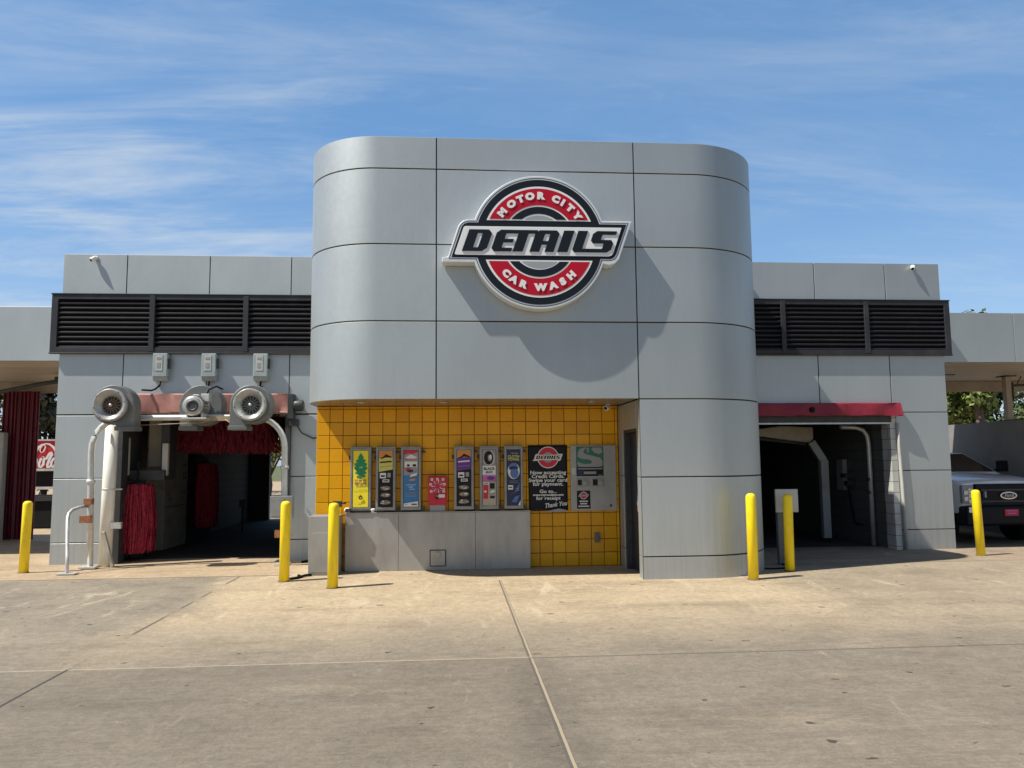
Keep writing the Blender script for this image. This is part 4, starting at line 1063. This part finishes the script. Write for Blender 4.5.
part('hose', MB().tube([(7.42,4.78,1.1),(7.45,4.7,.6),(7.40,4.55,.36),(7.38,4.35,.32),(7.40,4.2,.33)],.022,8), M['black'], wb)
cp = thing('control_post', 'pale square control plate on a grey post behind a bollard', 'control post', (4.42,1.25,0))
part('post', MB().box(4.38,4.46,1.22,1.30,-.01,.85), M['blower'], cp)
part('plate', MB().box(4.335,4.70,1.17,1.21,.81,1.17), M['offwhite'], cp, bevel=.006)
solo('cable', MB().tube([(3.75,.95,.014),(3.82,.80,.014),(4.0,.72,.014),(4.25,.74,.014),(4.40,1.0,.014),(4.41,1.20,.014)],.013,6), M['black'], 'thin black cable on the ground between the tower base and the control post', 'cable', (4.0,.8,0))

# ------------------------------------------------------------------ canopies on both sides
def canopy(x0, x1, lab, seams):
    c = thing('canopy', lab, 'canopy', ((x0+x1)/2, 6.3, 3.6), 'flat canopies flanking the building')
    e = [x0]+seams+[x1]; f = MB()
    for a, b in zip(e, e[1:]): f.cbox(a+.005,b-.005,W+1.0,W+1.022,3.60,4.63,.003)
    part('fascia', f, M['alu'], c)
    part('core', MB().box(x0,x1,W+1.026,W+1.10,3.62,4.61).box(x0,x1,8.30,8.40,3.36,4.55).box(x0,x1,W+1.1,8.3,4.5,4.58), M['joint'], c)
    part('ceiling', MB().box(x0,x1,W+1.103,8.297,3.603,3.63), M['ceil'], c)
    part('back_beam', MB().box(x0,x1,8.27,8.296,3.34,3.60), M['post'], c)
    return c
CR = canopy(8.71, 24, 'flat grey canopy over the drive where the white truck stands', [10.93, 13.2, 15.5, 17.8])
CL = canopy(-24, -7.635, 'flat grey canopy over the drive with the dark red ribbed panel', [-17.8,-15.5,-13.2,-10.6])
part('scuff', MB().tube([(10.6,6.6,3.598),(10.9,6.62,3.597),(11.15,6.6,3.598)],.02,6), M['dark'], CR)
wl = MB().box(12.6,12.8,5.2,16,-.4,2.51)
SW = solo('screen_wall', wl, M['screen'], 'plain grey wall beside the white truck', 'wall', (12.7,10,-.2))
ps = thing('canopy_post', 'tan steel post on the grey wall holding up the canopy', 'post', (12.7,6.95,2.51))
part('post', MB().box(12.63,12.77,6.88,7.02,2.535,3.60), M['post'], ps, bevel=.004)
part('base_plate', MB().box(12.61,12.79,6.78,7.12,2.512,2.533), M['dark'], ps)
part('top_plate', MB().box(12.56,12.84,6.78,7.12,3.575,3.60), M['dark'], ps)
part('bracket', MB().bar((12.78,6.9,3.36),(13.8,6.6,3.40),.05,.06).bar((12.78,6.9,3.05),(13.6,6.65,3.36),.04,.05).box(12.775,12.81,6.86,6.96,2.98,3.44).tube([(12.9,6.86,3.36),(12.93,6.86,3.46),(13.0,6.84,3.58)],.015,6), M['dark'], ps)
lp = MB()
n = 18; xa, xb = -11.15, -10.33
pts = []
for i in range(n*4+1):
    t = i/(n*4); ph = (t*9) % 1
    pts.append((xa+(xb-xa)*t, 8.02-.05*(1 if .25 < ph < .7 else 0)-.02*math.sin(t*20)))
b = len(lp.v)
for (px_, py_) in pts: lp.v += [(px_*1.0+.10*0,py_,-.05),(px_,py_,3.36),(px_,py_+.03,-.05),(px_,py_+.03,3.36)]
for i in range(len(pts)-1):
    o, q = b+4*i, b+4*i+4
    lp.face([o,q,q+1,o+1]); lp.face([q+2,o+2,o+3,q+3]); lp.face([o+1,q+1,q+3,o+3]); lp.face([o,o+2,q+2,q])
lp.face([b,b+1,b+3,b+2]); e = b+4*(len(pts)-1); lp.face([e,e+2,e+3,e+1])
solo('ribbed_panel', lp, M['curtain'], 'tall dark red ribbed panel under a canopy', 'panel', (-10.74,8.0,0))
solo('low_wall', MB().box(-12.2,-10.83,7.55,7.75,-.2,2.39), mat('low_wall_grey', (.42,.42,.41), .7, 0, .06, 2), 'plain pale grey wall in front of the ribbed dark red panel', 'wall', (-11.5,7.65,0), bevel=.03)
solo('overhead_pipe', MB().tube([(-11.3,6.2,2.95),(-9.4,6.2,3.35),(-7.9,6.2,3.58)],.045,8).tube([(-9.3,6.6,3.5),(-8.4,6.6,3.52)],.05,8), M['dark'], 'dark slanted pipe hanging below the canopy above the red panel', 'pipe', (-9.4,6.2,3.3))
tr = thing('water_trough', 'low black open-topped bin beyond the ribbed dark red panel', 'bin', (-11.2,12,0))
part('body', MB().box(-12.6,-9.6,11.2,12.4,-.05,.75), M['black'], tr, bevel=.03)
part('rim', MB().box(-12.66,-9.54,11.14,11.19,.68,.80).box(-12.66,-9.54,12.41,12.46,.68,.80), M['dark'], tr)

# red lettered trailer beyond
tt = thing('red_trailer', 'red panel trailer with white flowing script beyond the canopy', 'trailer', (-17.5,22,0))
part('body', MB().box(-21.5,-14.2,22,24.2,1.50,2.62), M['trailer'], tt, bevel=.02)
part('trim', MB().box(-21.55,-14.15,21.96,21.99,1.40,1.50).box(-21.55,-14.15,21.96,21.99,2.62,2.68), M['offwhite'], tt)
def stroke(mb, pts, w, y=21.975):
    """flat ribbon with a slanted-pen width"""
    L, R = [], []
    for i, p in enumerate(pts):
        a = pts[max(i-1,0)]; c = pts[min(i+1,len(pts)-1)]
        dx, dz = c[0]-a[0], c[1]-a[1]; l = math.hypot(dx,dz) or 1
        ww = w*(.35+.65*abs(dz/l)); nx_, nz_ = -dz/l*ww/2, dx/l*ww/2
        L.append((p[0]+nx_,p[1]+nz_)); R.append((p[0]-nx_,p[1]-nz_))
    for i in range(len(pts)-1):
        mb.poly([(L[i][0],y,L[i][1]),(R[i][0],y,R[i][1]),(R[i+1][0],y,R[i+1][1]),(L[i+1][0],y,L[i+1][1])][::-1])
sc = MB()
def oval(cx, cz, a, b_, tilt=.35): return [(cx+a*math.cos(t)+tilt*b_*math.sin(t), cz+b_*math.sin(t)) for t in [2*PI*i/22+.6 for i in range(23)]]
for wd, yy, st_ in ((.11,21.975,[(-17.95,1.75),(-17.85,1.62),(-17.7,1.64),(-17.62,1.9),(-17.57,2.13),(-17.47,2.33),(-17.34,2.45),(-17.17,2.50),(-17.03,2.48),(-16.9,2.38),(-16.83,2.3),(-16.7,2.1)]),
                    (.05,21.972,[(-17.38,2.19),(-17.32,2.13),(-17.24,2.2),(-17.18,2.36),(-17.22,2.46),(-17.31,2.43),(-17.38,2.3),(-17.385,2.2)]),
                    (.08,21.970,[(-17.72,1.62),(-17.62,1.80),(-17.55,1.93),(-17.50,1.90),(-17.49,1.78),(-17.53,1.66),(-17.60,1.60)]),
                    (.105,21.968,[(-17.25,1.95),(-17.34,1.87),(-17.40,1.7),(-17.38,1.57),(-17.31,1.55),(-17.23,1.67),(-17.21,1.84),(-17.24,1.94),(-17.30,1.97)]),
                    (.11,21.966,[(-17.22,1.87),(-17.12,1.9),(-17.01,2.1),(-16.93,2.16),(-16.91,2.07),(-17.0,1.87),(-17.07,1.66),(-17.06,1.55),(-16.99,1.55),(-16.9,1.66)]),
                    (.10,21.964,[(-16.76,1.92),(-16.84,1.90),(-16.92,1.75),(-16.92,1.60),(-16.86,1.54),(-16.77,1.65),(-16.70,1.85),(-16.72,1.62),(-16.62,1.56)])):
    stroke(sc, st_, wd, yy)
part('lettering', sc, M['pwhite'], tt)
part('undercarriage', MB().box(-21.0,-14.6,22.2,24,.75,1.38), M['black'], tt)
for x in (-20.2,-15.2):
    part('wheel', MB().lathe([(.30,0),(.42,.02),(.42,.26),(.30,.28),(0,.28)], (x,22.35,.42), (0,-1,0), 20), M['black'], tt)
part('prop', MB().box(-16.62,-16.48,21.9,22.0,.0,1.39), M['wood'], tt)
rf = thing('rail_fence', 'low pale timber rail fence in front of the red trailer', 'fence', (-17,20,0))
rl = MB()
for z in (.72,.42): rl.box(-23,-12,20.0,20.06,z,z+.10)
part('rail', rl, M['offwhite'], rf)
for k in range(7): part('post', MB().box(-22.6+k*1.75,-22.48+k*1.75,20.065,20.18,-.02,.92), M['wood'], rf)

# ------------------------------------------------------------------ the truck
gzt = -.21; XC, YF = 11.05, 5.0
T = thing('pickup_truck', 'white pickup truck with a black grille parked under a canopy', 'truck', (XC,YF+2.7,gzt))
def sect(mb, secs, closed=True, caps=True, mi=0):
    """loft: list of (y, [(x,z)...])"""
    rs = []
    for y, pts in secs:
        b = len(mb.v); rs.append(b); mb.v += [(XC+p[0],y,p[1]) for p in pts]
    n = len(secs[0][1])
    for a, b in zip(rs, rs[1:]):
        for i in range(n):
            j = (i+1) % n; mb.face([a+i,b+i,b+j,a+j], mi)
    if caps: mb.face([rs[0]+i for i in range(n)], mi); mb.face([rs[-1]+i for i in reversed(range(n))], mi)
def hood(w, z0, z1, c): return [(-w,z0),(w,z0),(w,z1-c),(w-c*.6,z1-.02),(w*.55,z1+.012),(0,z1+.03),(-w*.55,z1+.012),(-(w-c*.6),z1-.02),(-w,z1-c)]
fb = MB()
sect(fb, [(YF+.08,hood(.95,.60,1.10,.07)),(YF+.20,hood(.985,.45,1.15,.07)),(YF+.9,hood(.995,.42,1.23,.07)),(YF+1.45,hood(.995,.36,1.27,.07))])
part('front_body', fb, M['truck'], T, bevel=.02, seg=2, angle=40)
cbm = MB()
def cabs(w, wt, z0, zm, zt_): return [(-w,z0),(w,z0),(w,zm),(wt,zt_-.05),(wt-.12,zt_),(-(wt-.12),zt_),(-wt,zt_-.05),(-w,zm)]
sect(cbm, [(YF+1.46,cabs(.99,.97,.36,1.24,1.285)),(YF+2.25,cabs(.99,.72,.36,1.22,1.74)),(YF+2.9,cabs(.99,.74,.36,1.23,1.78)),(YF+3.6,cabs(.99,.73,.36,1.23,1.76))])
part('cab', cbm, M['truck'], T, bevel=.015, angle=40)
part('windshield', MB().poly([(XC-.85,YF+1.50,1.315),(XC+.85,YF+1.50,1.315),(XC+.575,YF+2.19,1.725),(XC-.575,YF+2.19,1.725)]), M['glass'], T)
for s_ in (-1, 1):
    q = [(XC+s_*.992,YF+1.75,1.27),(XC+s_*.80,YF+2.32,1.66),(XC+s_*.80,YF+3.45,1.68),(XC+s_*.992,YF+3.5,1.27)]
    part('side_window', MB().poly(q if s_ < 0 else q[::-1]), M['glass'], T)
part('truck_bed', MB().box(XC-.99,XC+.99,YF+3.62,YF+5.3,.36,1.20), M['truck'], T, bevel=.03)
part('underbody', MB().box(XC-.90,XC+.90,YF+.5,YF+5.2,.16,.43), M['black'], T)
gr = part('grille', MB().box(XC-.70,XC+.70,YF-.005,YF+.13,.60,1.075), M['blackgloss'], T, bevel=.03)
part('grille_bars', MB().box(XC-.60,XC+.60,YF-.03,YF-.007,.93,.97).box(XC-.60,XC+.60,YF-.03,YF-.007,.69,.73).box(XC-.56,XC-.53,YF-.03,YF-.007,.80,.93).box(XC+.53,XC+.56,YF-.03,YF-.007,.80,.93), M['dark'], gr, bevel=.006)
part('badge', MB().box(XC-.53,XC-.49,YF-.040,YF-.031,.79,.92), M['pgrey'], gr)
em = MB().flat([[(XC+.185*math.cos(a),.83+.078*math.sin(a)) for a in [2*PI*i/40 for i in range(40)]]], YF-.045, .03, 0, .004)
EM = part('emblem', em, M['chrome'], T)
part('emblem_face', MB().flat([[(XC+.155*math.cos(a),.83+.055*math.sin(a)) for a in [2*PI*i/40 for i in range(40)]]], YF-.049, .003), M['navy'], EM)
part('lettering', MB().text('Ford', XC, .83, .105, YF-.0525, .002, 0, .0005, .3), M['pwhite'], EM)
for s_ in (-1, 1):
    xa, xb = sorted((XC+s_*.70, XC+s_*.985))
    h = part('headlight', MB().box(xa+.005,xb-.02,YF+.03,YF+.13,.665,1.05), M['pgrey'], T, bevel=.02)
    ln = MB()
    for cx_, cz_ in ((.28,.77),(.28,.90),(.72,.72),(.72,.83),(.72,.94)):
        ln.box(xa+.02+(xb-xa-.06)*(cx_-.22),xa+.02+(xb-xa-.06)*(cx_+.18),YF+.010,YF+.028,cz_-.055,cz_+.045)
    part('lens', ln, M['lens'], h, bevel=.006)
bp = part('bumper', MB().box(XC-.98,XC+.98,YF-.08,YF+.30,.20,.62), M['blackgloss'], T, bevel=.05)
part('number_plate', MB().box(XC-.155,XC+.155,YF-.10,YF-.083,.405,.545), M['pred'], bp, bevel=.004)
part('plate_print', MB().box(XC-.12,XC+.12,YF-.104,YF-.1005,.50,.525).box(XC-.10,XC+.10,YF-.104,YF-.1005,.44,.475), M['pinkp'], bp)
each('fog_lamp', [MB().box(XC-.94,XC-.66,YF-.095,YF-.082,.48,.60), MB().box(XC+.66,XC+.94,YF-.095,YF-.082,.48,.60)], M['lens'], bp, bevel=.008)
for s_ in (-1, 1):
    part('mirror', MB().box(*sorted((XC+s_*1.12,XC+s_*1.36)),YF+1.70,YF+1.82,1.30,1.56).bar((XC+s_*.97,YF+1.75,1.30),(XC+s_*1.14,YF+1.75,1.36),.05,.06), M['black'], T, bevel=.03)
    for yy in (YF+.95, YF+4.4):
        wh = part('wheel', MB().lathe([(.22,0),(.37,.0),(.395,.03),(.395,.24),(.37,.27),(.22,.27)], (XC+s_*.985,yy,gzt+.395), (-s_,0,0), 28), M['black'], T)
        part('rim', MB().lathe([(.0,-.0),(.06,.0),(.12,.03),(.22,.02),(.22,.10)], (XC+s_*.985,yy,gzt+.395), (-s_,0,0), 20), M['galv'], wh)
part('roof_rack', MB().box(XC-.62,XC-.02,YF+2.5,YF+3.2,1.80,1.84).tube([(XC-.55,YF+2.45,1.86),(XC-.3,YF+2.45,1.97),(XC-.05,YF+2.45,1.86)],.05,8).box(XC-.56,XC-.50,YF+2.5,YF+2.56,1.78,2.06).box(XC-.45,XC-.1,YF+2.6,YF+2.9,1.842,1.93), M['black'], T, bevel=.01)
part('wiper', MB().bar((XC-.7,YF+1.50,1.285),(XC-.1,YF+1.56,1.325),.02,.02).bar((XC+.0,YF+1.50,1.285),(XC+.6,YF+1.56,1.325),.02,.02), M['black'], T)

# ------------------------------------------------------------------ trees
def tree_thing(name, lab, x, y, h, r, n, m, seed, trunk_h=None, leaf=.22, gap=.35):
    q = random.Random(seed); th = trunk_h or h*.3
    o = thing(name, lab, 'tree', (x,y,0), 'trees beyond the car wash')
    tk = MB(); tk.tube([(x,y,-.1),(x+.1,y,th*.6),(x+.05,y+.1,th),(x,y,h*.62)], .2, 9, 0, True, [.028*h,.022*h,.018*h,.006*h])
    cl_ = []
    for k in range(int(24+r*8)):
        a = q.uniform(0,2*PI); u = q.uniform(-1,1); rr = r*q.uniform(.45,1.0)
        zc = th+(h-th)*(.5+.5*u*.95)
        pr = rr*math.sqrt(max(.05,1-(u*.9)**2))*(1.0 if u < .2 else .9)
        cl_.append((x+pr*math.cos(a), y+pr*math.sin(a), zc, r*q.uniform(.16,.34)))
    for c in cl_[::3]:
        s0 = (x,y,th*q.uniform(.7,1.3)); md = ((s0[0]+c[0])/2+q.uniform(-.2,.2),(s0[1]+c[1])/2,(s0[2]+c[2])/2+.2)
        tk.tube([s0,md,c[:3]], .05, 6, 0, True, [.009*h,.006*h,.002*h])
    part('trunk', tk, M['bark'], o)
    lf = MB(); per = n//len(cl_)
    for (cx,cy,cz,cr) in cl_:
        for _ in range(per):
            d = Vector((q.gauss(0,1),q.gauss(0,1),q.gauss(0,.75))); d = d.normalized()*cr*q.uniform(.5,1.1) if d.length else d
            p = Vector((cx,cy,cz))+d
            nrm = (d.normalized()+Vector((q.uniform(-.8,.8),q.uniform(-.8,.8),q.uniform(-.2,1.0)))).normalized()
            u = nrm.orthogonal().normalized(); u.rotate(Matrix.Rotation(q.uniform(0,6.28),3,nrm)); w_ = nrm.cross(u)
            s_ = leaf*q.uniform(.6,1.3)
            lf.poly([p-u*s_*.5, p-w_*s_*.28+u*.02, p+u*s_*.5, p+w_*s_*.28+u*.02])
    part('crown', lf, m, o)
    return o
tree_thing('leafy_tree','broad bright green tree above the grey wall beside the truck',20.5,22,6.4,2.7,15000,M['leafa'],1,1.4,.26)
tree_thing('leafy_tree','rounded green tree behind the tan canopy post',27.5,27,6.2,3.0,12000,M['leafb'],2,1.4,.28)
tree_thing('leafy_tree','dull green tree beyond the bracket of the canopy post',33,30,8.5,3.4,7000,M['leafc'],3,1.5)
tree_thing('slender_tree','thin tree whose top twigs just rise above a canopy roof',20.9,19.5,7.72,.8,700,M['leafb'],4,4.6,.24)
tree_thing('leafy_tree','grey green tree beyond the red trailer',-20.8,29,7.5,3.4,24000,M['leafc'],5,.6,.36)
tree_thing('leafy_tree','dark tree behind the ribbed dark red panel',-27,33,8,3.5,6000,M['leafb'],6,1.0)
tree_thing('leafy_tree','green tree seen through the open far end of the bay',-10.2,30,7,3.0,6000,M['leafa'],8,.9)
tree_thing('leafy_tree','taller tree behind the one at the bay\'s open far end',-13.8,36,8,3.5,5000,M['leafb'],9,1.0)

# ------------------------------------------------------------------ light, sky, camera
L = Vector((.70,.235,-1.06)).normalized()
sun = bpy.data.lights.new('sun','SUN'); so = bpy.data.objects.new('sun', sun); COL.objects.link(so)
sun.energy = 5.0; sun.angle = R_(.53); sun.color = (1,.95,.86)
so.rotation_euler = L.to_track_quat('-Z','Y').to_euler()
w = bpy.data.worlds.new('World'); scene.world = w; w.use_nodes = True
t = w.node_tree; g = G(t); bg = t.nodes['Background']
sky = g.n('ShaderNodeTexSky'); sky.sky_type = 'NISHITA'; sky.sun_disc = False
S_ = -L
sky.sun_elevation = math.asin(S_.z); sky.sun_rotation = math.atan2(S_.x, S_.y) % (2*PI)
sky.air_density = 1.0; sky.dust_density = .6; sky.ozone_density = 2.2; sky.altitude = 300
d = g.n('ShaderNodeTexCoord').outputs['Generated']
dx, dy, dz = g.xyz(d)
den = g.math('ADD', g.math('MAXIMUM', dz, 0), .12)
cb = g.n('ShaderNodeCombineXYZ'); g.l(g.math('DIVIDE', dx, den), cb.inputs[0]); g.l(g.math('DIVIDE', dy, den), cb.inputs[1])
c1 = g.noise(g.mapping(cb.outputs[0], (.55,1.9,1), (0,0,R_(-14)), (1.3,.4,0)), 1.5, 8, .62, .6)
c2 = g.noise(g.mapping(cb.outputs[0], (.35,.5,1), (0,0,0), (4.2,7.7,0)), 1.2, 4, .5)
c3 = g.noise(g.mapping(cb.outputs[0], (1.2,3.4,1), (0,0,R_(28)), (2.3,.9,0)), 2.4, 8, .7, .8)
lft = g.ramp(dx, .25, -.45)
cm = g.math('MULTIPLY', g.ramp(c1, .40, .74), g.ramp(c2, .34, .56))
cm = g.math('MULTIPLY', cm, g.math('MULTIPLY_ADD', lft, .52, .30))
cm = g.math('ADD', cm, g.math('MULTIPLY', g.ramp(c3, .50, .85), .16))
cm = g.math('ADD', cm, g.math('MULTIPLY', g.ramp(dz, .42, .05), .20))
cm = g.math('MINIMUM', cm, .85)
hs = g.n('ShaderNodeHueSaturation'); hs.inputs['Saturation'].default_value = 1.15; hs.inputs['Value'].default_value = 1.0; g.l(sky.outputs[0], hs.inputs['Color'])
veil = g.n('ShaderNodeMix', data_type='RGBA', blend_type='ADD'); g.l(g.ramp(dy, -.15, .55), veil.inputs[0]); g.l(hs.outputs[0], veil.inputs[6]); veil.inputs[7].default_value = (.95,2.05,3.7,1)
col = g.mix(cm, veil.outputs[2], (7.4,8.2,9.0))
g.l(col, bg.inputs['Color']); bg.inputs['Strength'].default_value = .066

cd = bpy.data.cameras.new('camera'); co = bpy.data.objects.new('camera', cd); COL.objects.link(co); scene.camera = co
f_, pi_, ya, ro = 770., .0993, .0774, -.0085
F = Vector((math.sin(ya)*math.cos(pi_), math.cos(ya)*math.cos(pi_), math.sin(pi_)))
Rr = Vector((math.cos(ya), -math.sin(ya), 0)); U = Rr.cross(F)
R2 = Rr*math.cos(ro)+U*math.sin(ro); U2 = -Rr*math.sin(ro)+U*math.cos(ro)
mw = Matrix((R2, U2, -F)).transposed().to_4x4(); mw.translation = (-.724,-10.695,1.653)
co.matrix_world = mw
cd.sensor_fit = 'HORIZONTAL'; cd.sensor_width = 36; cd.lens = 36*f_/1024; cd.clip_end = 2000; cd.clip_start = .05
vs = scene.view_settings
vs.view_transform = 'Standard'; vs.look = 'None'; vs.gamma = 1; vs.exposure = .42; vs.use_curve_mapping = False
scene.cycles.max_bounces = 8; scene.cycles.diffuse_bounces = 4; scene.cycles.glossy_bounces = 4
try: scene.cycles.use_denoising = True
except Exception: pass
